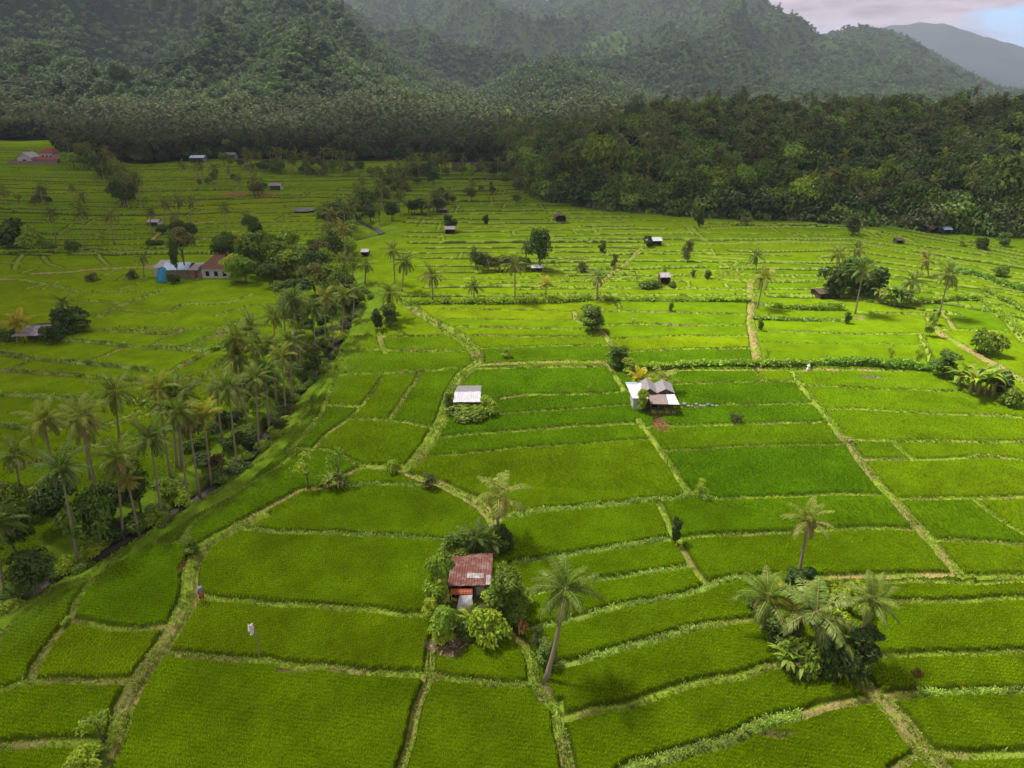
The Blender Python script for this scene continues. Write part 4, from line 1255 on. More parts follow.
rs_ = random.Random(51)
for k in range(13):
    u = rs_.random(); bx = lerp(-10, 330, u) - rs_.uniform(2, 16); by = np.interp(bx, [-20, 60, 150, 250, 330], [575, 535, 485, 405, 325]) + rs_.uniform(-8, 10)
    h_ = rs_.uniform(9, 16) * FPX * .85 / math.hypot(gp(bx, by).y, CAMZ)
    palm(bx, by, bx - h_ * .14 * (1 if bx < 200 else .5) + rs_.uniform(-5, 5), by - h_, 'coconut palm standing behind the front palms of the row beside the stream', 'palms behind the row beside the stream', scale=rs_.uniform(.65, .9), r0=.17)
# --- scattered palms of the middle distance
SC = [
 (390, 320, 390, 293, 1, 'dark coconut palm above the small tan path, right of the stream'),
 (433, 300, 432, 275, 1, 'lone coconut palm right of the pair above the curving double path'),
 (402, 292, 404, 262, 1.05, 'taller right hand palm of the pair above the curving double path'),
 (395, 285, 393, 250, .85, 'thin left hand palm of the pair above the curving double path'),
 (474, 302, 474, 286, .75, 'short palm in the hedge, left of the tall palm by the dark clump'),
 (515, 303, 515, 264, 1, 'tall palm standing in the hedge in front of the dark clump'),
 (476, 268, 474, 253, .85, 'leftmost palm of the dark clump by the small white hut'),
 (489, 271, 487, 259, .85, 'second palm from the left in the dark clump by the small white hut'),
 (500, 272, 499, 263, .7, 'low palm in the middle of the dark clump by the small white hut'),
 (526, 268, 526, 246, .9, 'highest palm of the dark clump, leaning on the round tree'),
 (855, 314, 863, 270, 1.05, 'leaning palm with a long pale trunk right of the thatched hut clump'),
 (841, 278, 839, 254, .95, 'left hand palm rising from the thatched hut clump'),
 (860, 276, 858, 249, .95, 'right hand palm rising from the thatched hut clump'),
 (929, 277, 927, 260, .95, 'low dark palm on the terraces left of the leaning right hand palm'),
 (911, 301, 913, 281, .95, 'palm above the banana plants at the right end of the clump'),
 (938, 318, 949, 274, 1, 'leaning palm over the tan path at the right of the picture'),
 (756, 273, 757, 256, .85, 'darker farther palm of the two above the narrow straight path'),
 (757, 309, 764, 277, 1, 'bright leaning palm at the top of the narrow straight path'),
 (73, 202, 72, 187, .9, 'farthest palm of the four lone palms on the left terraces'),
 (82, 215, 81, 197, .9, 'dark palm just right of the farthest lone palm on the left terraces'),
 (85, 250, 81, 211, 1, 'tallest lone palm on the left terraces'),
 (56, 242, 51, 213, 1, 'left hand lone palm on the left terraces'),
 (114, 244, 111, 215, 1, 'right hand lone palm on the left terraces'),
 (226, 238, 224, 207, .9, 'lone palm on the terraces above the brown roofed house'),
 (247, 238, 246, 217, .9, 'palm right of the lone palm above the brown roofed house'),
 (151, 232, 149, 211, .9, 'leftmost palm of the dark palm grove behind the blue tarp house'),
 (165, 232, 164, 203, .95, 'second palm from the left in the palm grove behind the blue tarp house'),
 (177, 231, 178, 200, .95, 'middle palm of the grove behind the blue tarp house'),
 (190, 229, 191, 201, .9, 'right hand palm of the grove behind the blue tarp house'),
 (172, 238, 173, 216, .8, 'front low palm of the grove behind the blue tarp house'),
 (144, 277, 143, 257, .7, 'slender yellowish palm left of the blue tarp'),
 (64, 318, 62, 302, .75, 'small dark palm beside the bushes behind the rusted shed'),
 (343, 282, 341, 260, .85, 'left hand palm of the two above the stream bend'),
 (354, 284, 352, 262, .85, 'right hand palm of the two above the stream bend'),
 (365, 283, 366, 264, .8, 'small palm right of the two palms above the stream bend'),
 (472, 196, 472, 183, .8, 'far palm standing alone left of the big wood'),
]
for bx, by, cx, cy, s, lab_ in SC:
    palm(bx, by, cx, cy, lab_, 'palms scattered over the rice fields', scale=s * .95, r0=.19)
palm(546, 301, 546, 285, 'small pale palm with upright fronds in the hedge right of the tall palm', None, PC_YEL, .85, .16)
palm(597, 301, 598, 276, 'ragged pale palm with a thick trunk above the round bush', None, PC_RAG, .95, .24)
palm(17, 343, 17, 324, 'yellow leaved palm beside the rusted shed at the left edge', None, PC_YEL, 1.05, .18)
palm(639, 392, 639, 379, 'yellow leaved palm behind the white roof of the farm house', None, PC_YEL, .78, .15)
palm(666, 394, 665, 379, 'pale ragged palm behind the dark gable of the farm house', None, PC_RAG, .85, .15)
palm(240, 270, 239, 242, 'yellow palm among the trees behind the brown roofed house', None, PC_YEL, 1.1, .18)

# ================================================================== BUSHES, BANANAS, SMALL TREES
GRP_HUT = 'bushes around the rusty roofed hut'
bush(440, 606, 26, 50, 'bush_b', 'tall pale green bush at the left wall of the rusty roofed hut', GRP_HUT)
bush(444, 642, 28, 40, 'bush_b', 'bright bush in front of the tall pale bush, left of the white sheet', GRP_HUT)
bush(455, 566, 28, 32, 'bush_a', 'green bush behind the left corner of the rusty roof', GRP_HUT)
bush(489, 640, 38, 32, 'bush_b', 'round bright bush nearest the camera below the white sheet', GRP_HUT)
bush(509, 624, 38, 58, 'bush_a', 'tall full bush on the right of the rusty roofed hut', GRP_HUT)
bush(499, 612, 26, 36, 'bush_b', 'yellowish bush between the hut wall and the tall full bush', GRP_HUT)
bush(468, 640, 20, 22, 'bush_a', 'small green bush between the debris heap and the white sheet', GRP_HUT)
bush(504, 555, 20, 26, 'bush_c', 'dark bush at the right back corner of the rusty roof', GRP_HUT)
palm(477, 556, 476, 538, 'low dark palm with arching fronds behind the rusty roof', None, PC_NEAR[2], .62, .14)
palm(491, 554, 490, 541, 'low green palm behind the right end of the rusty roof, below the pale palm', None, PC_NEAR[0], .55, .13)
banana(465, 556, 26, 'small banana plant behind the left part of the rusty roof', v=0)
banana(478, 632, 26, 'light banana plant in front of the white sheet', v=2)
banana(521, 634, 22, 'orange leaved plant right of the tall full bush', v=3, name='croton_plant')
bush(545, 668, 22, 28, 'bush_a', 'bush at the bent foot of the tall palm right of the hut')
bush(537, 650, 12, 22, 'bush_d', 'dry thin bush between the orange leaved plant and the tall palm')
bush(432, 620, 16, 22, 'bush_b', 'low pale bush at the left end of the bushes round the rusty roofed hut', GRP_HUT)
bush(472, 618, 16, 14, 'bush_a', 'small bush leaning on the white sheet', GRP_HUT)
bush(521, 608, 20, 26, 'bush_b', 'light bush on the right edge of the bushes round the rusty roofed hut', GRP_HUT)
bush(446, 584, 18, 26, 'bush_a', 'green bush at the left eave of the rusty roof', GRP_HUT)
GRP_GR = 'bushes under the palm grove'
for px, py, w_, h_, k_, t_ in [(775, 648, 34, 34, 'bush_c', 'dark bush under the left end of the palm grove'), (800, 668, 44, 40, 'bush_a', 'leafy bush under the middle palms of the grove'), (830, 678, 40, 36, 'bush_c', 'dark bush at the near edge of the palm grove'),
        (855, 672, 36, 42, 'bush_c', 'dark rounded bush at the right end of the grove'), (842, 610, 42, 26, 'bush_b', 'pale green bush behind the grove beside the straw path'), (795, 600, 30, 30, 'bush_c', 'dark bush around the foot of the tallest grove palm'),
        (838, 640, 34, 30, 'bush_b', 'light bush between the grey palm and the nut bearing palm'), (755, 612, 18, 18, 'bush_a', 'small bush left of the low full palm')]:
    bush(px, py, w_, h_, k_, t_, GRP_GR)
banana(792, 672, 30, 'banana plant at the near left corner of the palm grove', v=2)
banana(836, 676, 26, 'banana plant at the near right of the palm grove', v=0)
LONE = [(675, 545, 11, 26, 'bush_c', 'dark upright bush on the bund crossing left of the tall grove palm'), (699, 500, 14, 20, 'thin', 'thin sapling on the shrubby bund right of the big bright paddy'),
        (191, 556, 16, 20, 'bush_a', 'round bush at the top of the wide grassy strip'), (265 - 197, 626, 9, 9, 'bush_b', 'small bush at the bund corner in the lower left paddies'),
        (392, 474, 15, 13, 'bush_b', 'spiky pale bush at the fork of the paths'), (430, 491, 16, 16, 'bush_d', 'loose grey green bush on the straw path'),
        (593, 331, 25, 24, 'bush_a', 'big round bush on the bund below the ragged pale palm'), (617, 369, 22, 22, 'bush_a', 'bush on the bund corner behind the farm house'), (628, 374, 14, 14, 'bush_b', 'lighter bush beside the bund corner bush behind the farm house'),
        (470, 418, 40, 13, 'bush_a', 'wide low bush in front of the white roofed shed'), (490, 415, 22, 16, 'bush_b', 'bush at the right end of the white roofed shed'), (450, 412, 10, 18, 'bush_a', 'small bush at the left end of the white roofed shed'),
        (736, 424, 13, 9, 'bush_d', 'small brownish bush alone in the paddy right of the farm house'), (641, 414, 11, 22, 'bush_b', 'pale bush in front of the white slab roof of the farm house'),
        (943, 377, 24, 24, 'bush_a', 'leftmost bush of the clump at the right end of the hedge'), (985, 354, 30, 26, 'bush_a', 'round bush above the tan path at the right edge'), (1012, 406, 24, 20, 'bush_a', 'lowest bush of the clump at the right edge'), (1000, 392, 24, 18, 'bush_c', 'dark bush between the spiky plants and the right edge'),
        (929, 337, 10, 22, 'bush_b', 'narrow bush at the foot of the leaning palm over the tan path'), (933, 325, 9, 12, 'bush_c', 'small dark bush above the narrow bush by the tan path'),
        (847, 324, 7, 12, 'bush_a', 'small upright bush at the foot of the long pale trunk'), (760, 330, 6, 11, 'bush_a', 'small bush on the right of the narrow straight path'),
        (765, 365, 8, 14, 'thin', 'sapling at the foot of the narrow straight path'), (889, 362, 10, 16, 'thin', 'thin sapling standing over the hedge'), (915, 366, 12, 18, 'thin', 'bushier sapling over the hedge, right of the thin one'),
        (837, 296, 36, 34, 'bush_c', 'dark big bush over the thatched hut'), (868, 297, 32, 28, 'bush_c', 'dark bush right of the thatched hut'), (853, 292, 30, 34, 'bush_a', 'green bush in the middle of the thatched hut clump'),
        (72, 333, 30, 24, 'bush_c', 'dark bush behind the right end of the rusted shed'), (57, 344, 22, 19, 'bush_c', 'dark round bush at the right end of the rusted shed'), (84, 332, 16, 18, 'bush_a', 'green bush right of the dark bushes by the rusted shed'), (10, 340, 20, 14, 'bush_a', 'bush under the yellow palm at the left edge'),
        (94, 281, 14, 9, 'bush_d', 'low bush on the tan path left of the blue tarp'), (134, 279, 12, 10, 'bush_d', 'low bush at the end of the tan path, left of the slender palm'), (174, 284, 12, 10, 'bush_c', 'dark bush right of the blue tarp'), (236, 283, 22, 26, 'bush_b', 'pale bush at the right wall of the brown roofed house'),
        (12, 247, 34, 26, 'bush_c', 'dark bush at the left edge of the terraces'), (34, 250, 22, 22, 'bush_b', 'light bush right of the dark one at the left edge of the terraces'), (50, 251, 14, 12, 'bush_a', 'low bush at the end of the left edge bushes'), (73, 252, 14, 14, 'bush_a', 'small bush under the tallest lone palm'), (103, 243, 9, 12, 'thin', 'sapling between the two right hand lone palms'), (155, 247, 16, 6, 'bush_c', 'low dark bush on the terrace below the palm grove'),
        (450, 231, 14, 15, 'bush_c', 'round dark tree over the small grey hut'), (486, 224, 7, 9, 'bush_c', 'small round bush right of the round dark tree'), (602, 252, 9, 9, 'bush_c', 'small bush left of the tin roofed hut with bushes'),
        (583, 272, 13, 11, 'bush_d', 'bush left of the ragged pale palm'), (614, 268, 8, 14, 'bush_d', 'pale bush on the slanting path'), (648, 247, 9, 11, 'bush_c', 'dark bush left of the tin roofed hut'), (650, 288, 22, 9, 'bush_a', 'low bush in front of the small square hut'), (672, 288, 8, 8, 'bush_a', 'bush right of the small square hut'), (664, 275, 7, 7, 'thin', 'sapling behind the small square hut'),
        (687, 262, 12, 20, 'bush_d', 'pollarded grey bush on the terraces'), (708, 279, 8, 9, 'bush_a', 'small bush right below the pollarded bush'), (693, 278, 5, 7, 'bush_a', 'tiny bush below the pollarded bush'), (699, 227, 10, 17, 'bush_c', 'bush on the terraces close to the big wood'), (746, 225, 14, 7, 'bush_d', 'low bush near the wood edge'),
        (852, 235, 18, 20, 'bush_d', 'loose bush near the wood, left of the thatched farm'), (982, 249, 14, 12, 'bush_c', 'dark bush on the far right terraces'), (1003, 246, 12, 14, 'bush_a', 'bush near the right edge below the wood'), (960, 247, 8, 10, 'thin', 'sapling on the far right terraces'),
        (1000, 276, 14, 10, 'bush_a', 'low bush on the terrace step at the right edge'), (671, 312, 5, 9, 'bush_a', 'tiny sapling in the fields right of the round bush'), (506, 359, 9, 9, 'bush_b', 'small bush on the straw bund right of the curving path'), (590, 393, 5, 9, 'thin', 'tiny sapling on the bund left of the farm house'),
        (390, 327, 18, 22, 'bush_a', 'bush under the dark palm above the small tan path'), (378, 330, 12, 18, 'bush_c', 'dark bush left of the small tan path')]
for px, py, w_, h_, k_, t_ in LONE:
    bush(px, py, w_, h_, k_, t_, name='sapling' if k_ == 'thin' else 'bush', cat='sapling' if k_ == 'thin' else 'bush')
for px, py, h_, v_, t_ in [(893, 306, 22, 0, 'left banana plant at the right end of the thatched hut clump'), (903, 305, 20, 1, 'right banana plant at the end of the thatched hut clump'), (881, 303, 18, 2, 'lowest banana plant beside the thatched hut clump'),
                           (972, 394, 34, 2, 'big spiky plant left of middle in the clump at the right edge'), (988, 396, 32, 0, 'big spiky plant right of middle in the clump at the right edge'), (960, 386, 26, 0, 'spiky plant behind the leftmost bush of the clump at the right edge'),
                           (327, 490, 20, 2, 'light banana plant beside the straw path left of the middle'), (339, 490, 18, 1, 'dry looking banana plant right of the light one by the straw path')]:
    banana(px, py, h_, t_, v=v_)


def small_tree(px, py, h_px, w_px, kind, label, group=None, trunk=0, name='broadleaf_tree', crown=.72, cat='tree'):
    p = gp(px, py); s = ppm(p); t = CP * .96 if py < 320 else CP * .9
    return tree((p.x, p.y, gz(p.x, p.y)), h_px / s / t, w_px / s, kind, label, group, trunk, name, cat, crown_h=crown * h_px / s / t, rz=(px * 3.7) % 6.28)


small_tree(308, 489, 34, 26, 'thin', 'sparse light tree left of the banana plants by the straw path')
small_tree(340, 487, 36, 22, 'thin', 'taller sparse tree right of the banana plants by the straw path')
small_tree(912, 693, 28, 10, 'rust', 'dry orange sapling on the bund right of the palm grove', name='sapling', cat='sapling', crown=.6)
small_tree(104, 742, 34, 34, 'thin', 'straggly thin tree on the grassy strip at the lower left', name='sapling', cat='sapling')
small_tree(85, 775, 28, 34, 'bush_b', 'pale bush cut by the lower edge of the picture', name='bush', cat='bush', crown=.9)
small_tree(104, 760, 14, 16, 'bush_a', 'small bush beside the pale bush at the lower edge', name='bush', cat='bush', crown=.9)
small_tree(187, 276, 46, 27, 'broad_d', 'grey green old tree behind the blue tarp house', trunk=1, crown=.55)
small_tree(179, 281, 38, 9, 'broad_a', 'narrow dark tree in front of the blue tarp house', trunk=2, crown=.9)
small_tree(540, 271, 35, 26, 'broad_e', 'dark round tree of the clump beside the small white hut', crown=.95)
small_tree(300, 278, 26, 48, 'umbrella', 'light green flat topped tree by the stream, wider than its neighbours', trunk=1, crown=.42)
small_tree(222, 450 + 25, 30, 20, 'rust', 'brownish bare looking tree between the palms of the row', crown=.6)
GB = 'trees behind the brown roofed house'
for px, py, h_, w_, k_, t_ in [(228, 272, 36, 26, 'broad_a', 'dark tree rising behind the brown roof'), (246, 284, 26, 26, 'broad_c', 'light tree at the right end of the brown roofed house'), (258, 276, 42, 34, 'broad_b', 'large green tree right of the brown roof'), (278, 276, 36, 30, 'broad_b', 'green tree in the middle of the grove left of the stream'),
                               (270, 288, 22, 24, 'broad_a', 'low dark tree at the front of the grove left of the stream'), (292, 262, 32, 26, 'broad_c', 'light tree behind the flat topped tree'), (318, 286, 24, 22, 'broad_a', 'dark tree under the right side of the flat topped tree'), (256, 252, 30, 18, 'broad_a', 'farther dark tree above the grove'),
                               (283, 300, 20, 22, 'broad_b', 'low green tree at the near end of the grove'), (300, 302, 22, 26, 'broad_a', 'dark tree between the grove and the palm row'), (322, 262, 24, 22, 'broad_d', 'olive tree right behind the flat topped tree'), (340, 300, 26, 22, 'broad_b', 'green tree on the stream bank above the palm row')]:
    small_tree(px, py, h_, w_, k_, t_, GB, trunk=int(px) % 3)

rs_ = random.Random(33)
for k in range(30):
    u = rs_.random(); px = np.interp(u, [0, .35, .7, 1], [234, 268, 318, 348]) + rs_.gauss(0, 9); py = np.interp(u, [0, .35, .7, 1], [262, 268, 280, 306]) + rs_.gauss(0, 6)
    small_tree(px, py, rs_.uniform(18, 32), rs_.uniform(18, 32), rs_.choice(['broad_a', 'broad_b', 'broad_b', 'broad_c', 'broad_d']), 'leafy tree crowded in the grove between the brown roofed house and the stream', 'trees of the grove by the brown roofed house', trunk=k % 3, crown=.85)
for k in range(6):
    small_tree(rs_.uniform(150, 198), rs_.uniform(230, 241), rs_.uniform(9, 15), rs_.uniform(14, 20), rs_.choice(['broad_a', 'broad_e', 'broad_d']), 'dark tree under the palms of the grove behind the blue tarp house', 'trees under the palm grove behind the blue tarp house', trunk=k % 3, crown=.9)
for k in range(6):
    small_tree(478 + k * 9, 271 + rs_.uniform(-2, 2), rs_.uniform(12, 18), rs_.uniform(12, 18), rs_.choice(['broad_a', 'broad_d', 'bush_a']), 'low tree filling the dark clump left of the small white hut', 'low trees of the dark clump', trunk=k % 3, crown=.92)
# undergrowth along the stream: dense shrubs below the palm row
rs_ = random.Random(9)
n_ = 0
for i in range(0, len(STREAM_W)):
    p = STREAM_W[i]
    if p[1] > 215 or p[1] < 40: continue
    t = STREAM_W[min(i + 1, len(STREAM_W) - 1)] - STREAM_W[max(i - 1, 0)]; t = t / np.hypot(*t)
    nl_ = np.array([t[1], -t[0]])
    if nl_[0] > 0: nl_ = -nl_
    for s_ in range(2):
        off = rs_.uniform(0.2, 13 if p[1] < 85 else 8) if s_ else rs_.uniform(-1.2, 3)
        q = p + nl_ * off + np.array([rs_.uniform(-1, 1), rs_.uniform(-1, 1)])
        wdt = rs_.uniform(2.4, 4.6); hh = rs_.uniform(1.4, 3.2) * (1.25 if off > 5 else .8 if off < 1 else 1)
        root = empty('bush', (q[0], q[1], gz(*q)), 'dense green shrub in the thicket under the palm row by the stream', 'bush', 'thicket along the stream')
        cm = rs_.choice(['bush_a', 'bush_c', 'bush_c', 'bush_a', 'bush_b', 'bush_d'])
        c_ = obj('foliage', CROWN[cm], root, (0, 0, hh * .35)); c_.scale = (wdt / 2, wdt / 2, hh * .6); c_.rotation_euler = (0, 0, rs_.uniform(0, 6))
        n_ += 1
    if rs_.random() < .55:
        q = p - nl_ * rs_.uniform(.4, 2.6)
        root = empty('bush', (q[0], q[1], gz(*q)), 'small shrub on the open field side of the stream', 'bush', 'small shrubs on the open bank')
        c_ = obj('foliage', CROWN[rs_.choice(['bush_b', 'bush_a'])], root, (0, 0, .4)); s1 = rs_.uniform(.7, 1.5); c_.scale = (s1, s1, s1 * .8)
print('thicket', n_)
# small trees in the thicket
for px, py, h_, w_, k_ in [(20, 560, 50, 40, 'broad_a'), (60, 530, 44, 44, 'broad_a'), (95, 545, 60, 50, 'broad_b'), (110, 520, 36, 36, 'broad_a'), (140, 510, 40, 30, 'broad_a'), (40, 590, 40, 44, 'broad_a'), (8, 520, 40, 40, 'broad_b'), (250, 400, 26, 22, 'broad_a'), (300, 340, 26, 24, 'broad_a'), (315, 372, 22, 18, 'broad_a'), (200, 440, 26, 22, 'broad_d')]:
    small_tree(px, py, h_, w_, k_, 'bushy tree standing in the thicket between the palm row and the stream', 'trees in the thicket by the stream', trunk=px % 3, crown=.85)

# hedges: low shrubs standing shoulder to shoulder on a bund
def hedge(pts, hm, label, wd=1.1):
    L = smooth_line(gpt(pts), .9)
    V, Cc, Fn = [], [], 0
    r = np.random.default_rng(int(pts[0][0]))
    n = int(len(L) * 95)
    k = r.integers(0, len(L) - 1, n); f = r.random((n, 1))
    p = L[k] * (1 - f) + L[k + 1] * f + r.normal(size=(n, 2)) * wd * .36
    hh = .72 * hm * (0.45 + 0.9 * vnoise(p[:, 0] / 1.9, p[:, 1] / 1.9, 5))
    z = np.array([gz(*q) for q in L])[k] + hh * np.sqrt(r.random(n))
    nrm = r.normal(size=(n, 3)) + np.array([0, 0, .6]); nrm /= np.linalg.norm(nrm, axis=1)[:, None]
    t1 = np.cross(nrm, r.normal(size=(n, 3))); t1 /= np.linalg.norm(t1, axis=1)[:, None]; t2 = np.cross(nrm, t1)
    c = np.concatenate([p, z[:, None]], 1); s = .26 * (.6 + .8 * r.random((n, 1)))
    V = np.stack([c - t1 * s, c + t2 * s * .6, c + t1 * s, c - t2 * s * .6], 1).reshape(-1, 3)
    cc = np.array((.27, .42, .045)) * (.7 + .7 * r.random((n, 1))) * (0.8 + .5 * vnoise(p[:, 0] / 4, p[:, 1] / 4, 6))[:, None]
    o = obj('hedge', np_mesh('hedge', V, np.arange(n * 4).reshape(-1, 4), [M['leaf']], False, np.repeat(cc, 4, 0)))
    props(o, label, 'hedge')


hedge([(640, 371), (695, 367), (760, 367), (820, 366)], 1.0, 'green hedge from behind the farm house to the narrow straight path')
hedge([(826, 366), (856, 366), (893, 368), (932, 372)], 1.5, 'taller hedge running on to the clump at the right edge')
hedge([(405, 305), (440, 304), (500, 304), (560, 303), (590, 301)], 1.7, 'overgrown hedge with the short pale palms in it', 1.6)
hedge([(605, 301), (650, 302), (700, 302), (748, 303)], 1.0, 'low hedge left of the bright leaning palm')
hedge([(770, 307), (800, 310), (843, 310)], 1.5, 'row of pale shrubs right of the bright leaning palm')
hedge([(755, 319), (800, 321), (840, 321)], .7, 'low dark hedge below the row of pale shrubs')
hedge([(950, 270), (963, 274), (980, 277), (1000, 285), (1024, 292), (1050, 298)], 1.6, 'shrubby terrace edge curving down to the right border')
hedge([(908, 305), (930, 303), (976, 301)], 1.3, 'dark hedge left of the right hand terrace steps')
hedge([(978, 301), (993, 312), (1008, 323), (1020, 334)], .9, 'hedge stepping down beside the tan path at the right')
hedge([(985, 292), (1005, 302), (1024, 312), (1050, 324)], .9, 'upper hedge stepping down at the right border')
hedge([(0, 253), (40, 253), (80, 252)], 1.2, 'dark hedge under the bushes at the left edge')
hedge([(200, 345), (212, 351), (232, 340), (240, 334)], .9, 'short hedge left of the palm row')

# ================================================================== TREES BETWEEN THE FAR FIELDS
rs_ = random.Random(21)
BANDS = [  # photograph polyline, count, spread px, share of palms, height m, group label
 ([(440, 168), (400, 190), (375, 205), (345, 225), (335, 245), (345, 262)], 90, 13, .36, (6, 12), 'tree in the broken line along the far stream'),
 ([(470, 200), (430, 213), (400, 216), (380, 226)], 22, 5, .3, (4, 9), 'tree in the thin line joining the far stream from the right'),
 ([(214, 166), (260, 170), (300, 172), (330, 172)], 44, 6, .5, (6, 11), 'tree in the loose grove before the forest on the left'),
 ([(330, 170), (370, 176), (410, 178), (450, 176), (500, 178)], 50, 6, .4, (5, 10), 'tree in the loose grove before the forest in the middle'),
 ([(72, 165), (100, 172), (122, 182), (132, 200), (136, 206)], 56, 11, .55, (8, 13), 'tree in the palm tongue reaching into the left terraces'),
 ([(252, 196), (265, 196)], 6, 5, .1, (7, 9), 'tree beside the bare orange field'),
 ([(190, 178), (215, 186), (250, 178)], 12, 8, .5, (4, 8), 'scattered tree on the far left terraces'),
 ([(500, 182), (520, 190), (540, 200)], 12, 8, .5, (5, 10), 'tree at the left foot of the big wood'),
 ([(0, 205), (20, 205), (45, 205), (68, 208)], 7, 5, .4, (4, 7), 'small tree among the lone palms on the left'),
 ([(420, 190), (452, 204), (480, 188), (520, 205)], 9, 6, .2, (3, 6), 'scattered tree left of the big wood')]
for pts, n, sp, ps, (h0, h1), lab_ in BANDS:
    seg = np.array(pts, float); d = np.hypot(*np.diff(seg, axis=0).T); cs = np.concatenate([[0], np.cumsum(d)])
    for k in range(n):
        u = rs_.uniform(0, cs[-1]); px = np.interp(u, cs, seg[:, 0]) + rs_.gauss(0, sp * .6); py = np.interp(u, cs, seg[:, 1]) + rs_.gauss(0, sp * .3)
        g_ = gp(px, py); h = rs_.uniform(h0, h1)
        g_ = Vector((g_.x, g_.y, gz(g_.x, g_.y)))
        if rs_.random() < ps:
            c_ = Vector((g_.x + rs_.uniform(-1, 1), g_.y, g_.z + h)); s = ppm(g_)
            root = empty('coconut_palm', g_, lab_.replace('tree in', 'coconut palm in').replace('tree ', 'palm ') if 'tree' in lab_ else lab_, 'palm tree', 'palms of the far fields')
            tr = obj('trunk', FAR_TRUNK[k % 2], root); tr.scale = (1, 1, h)
            cr = obj('crown', PC_MID[k % 4], root, (0, 0, h)); cr.rotation_euler = (0, 0, rs_.uniform(0, 6)); s1 = rs_.uniform(.75, 1.05); cr.scale = (s1,) * 3
        else:
            tree(g_, h * .8, h * rs_.uniform(.5, .85), rs_.choice(['broad_a', 'broad_b', 'broad_b', 'broad_d', 'broad_c', 'broad_e']), lab_, 'trees of the far fields', k, crown_h=h * .7, rz=rs_.uniform(0, 6))

# ================================================================== THE BIG WOOD ON THE RIGHT: trees one can tell apart
rs_ = random.Random(5)
cand = []
while len(cand) < 3000:
    px = rs_.uniform(505, 1090)
    e = rs_.uniform(-2, 250) if rs_.random() < .6 else rs_.uniform(-2, 40)
    Yv = float(np.interp(px, EDGE_PX, EDGE_Y)) + e
    x = (px - 512) * Yv * CP / FPX
    if e < 0: continue
    if all((x - q[0]) ** 2 + (Yv - q[1]) ** 2 > (4.6 if e > 12 else 3.4) ** 2 for q in cand[-900:]) or False:
        cand.append((x, Yv, e, px))
    elif rs_.random() < .004: cand.append((x, Yv, e, px))
    if len(cand) > 1500: break
cand.sort(key=lambda q: q[1] - 0 * q[2])
cand.sort(key=lambda q: q[2])
REST = []
npalm = nbroad = 0
for k, (x, y, e, px) in enumerate(cand):
    z = tz(x, y)
    palmy = rs_.random() < (.36 if 560 < px < 700 else .20)
    front = 'at the front edge of the big wood on the right' if e < 14 else 'deeper in the big wood on the right'
    h = (rs_.uniform(11, 18) if rs_.random() < .8 else rs_.uniform(18, 23)) if not palmy else rs_.uniform(14, 23)
    if e < 8: h *= rs_.uniform(.55, .95)
    if palmy and npalm < 55:
        npalm += 1
        root = empty('coconut_palm', (x, y, z), 'grey green coconut palm ' + front, 'palm tree', 'palms of the big wood, ' + ('front' if e < 14 else 'deeper'))
        tr = obj('trunk', FAR_TRUNK[k % 2], root); tr.scale = (1, 1, h)
        ln_ = rs_.gauss(0, .07); root.rotation_euler = (rs_.gauss(0, .04), ln_, 0)
        cr = obj('crown', PC_MID[k % 4], root, (0, 0, h)); cr.rotation_euler = (0, 0, rs_.uniform(0, 6)); s1 = rs_.uniform(.8, 1.15); cr.scale = (s1,) * 3
    elif not palmy and nbroad < 120:
        nbroad += 1
        kd = rs_.choice(['broad_a', 'broad_a', 'broad_e', 'broad_b', 'broad_b', 'broad_f', 'broad_d'])
        if rs_.random() < .07: kd = 'broad_c'
        if rs_.random() < .03: kd = 'rust'
        word = {'broad_c': 'bright yellow green', 'rust': 'rust coloured', 'broad_d': 'olive green', 'broad_b': 'mid green', 'broad_f': 'wide mid green'}.get(kd, 'dark green')
        tree((x, y, z), h, rs_.uniform(9, 15), kd, '%s broadleaf tree %s' % (word, front), 'broadleaf trees of the big wood, ' + word + (' front' if e < 14 else ' deeper'), k, crown_h=h * (.8 if e > 5 else .88), rz=rs_.uniform(0, 6))
    else:
        REST.append((x, y, z, palmy))
# a few that stand out
def stand(px, py, cx, cy, lab_): return palm(px, py, cx, cy, lab_, scale=1.05, r0=.2, base_pt=gp(px, py))
stand(841, 220, 850, 186, 'leaning palm with a clear pale trunk before the dark front of the wood')
stand(836, 218, 838, 190, 'upright palm just left of the clear leaning palm before the wood')
stand(623, 208, 617, 178, 'pale palm at the front left of the wood')
stand(650, 209, 648, 183, 'yellowish palm at the front of the wood, left of the bright green tree')
small_tree(676, 212, 36, 24, 'broad_c', 'bright green tree at the front left of the wood', trunk=1, crown=.9)
small_tree(868, 214, 40, 24, 'broad_c', 'bright yellow green tree right of the clear leaning palm', trunk=1, crown=.75)
small_tree(740, 214, 44, 24, 'broad_c', 'light green tree at the middle of the wood front', trunk=2, crown=.7)
small_tree(1005, 228, 62, 56, 'broad_e', 'huge dark tree at the right end of the wood', trunk=2, crown=.95)
small_tree(953, 228, 20, 24, 'bush_b', 'olive bush in front of the wood behind the thatched farm', name='bush', cat='bush', crown=.95)
small_tree(600, 200, 62, 40, 'broad_b', 'pale rounded tree at the top left of the wood', trunk=0, crown=.8)

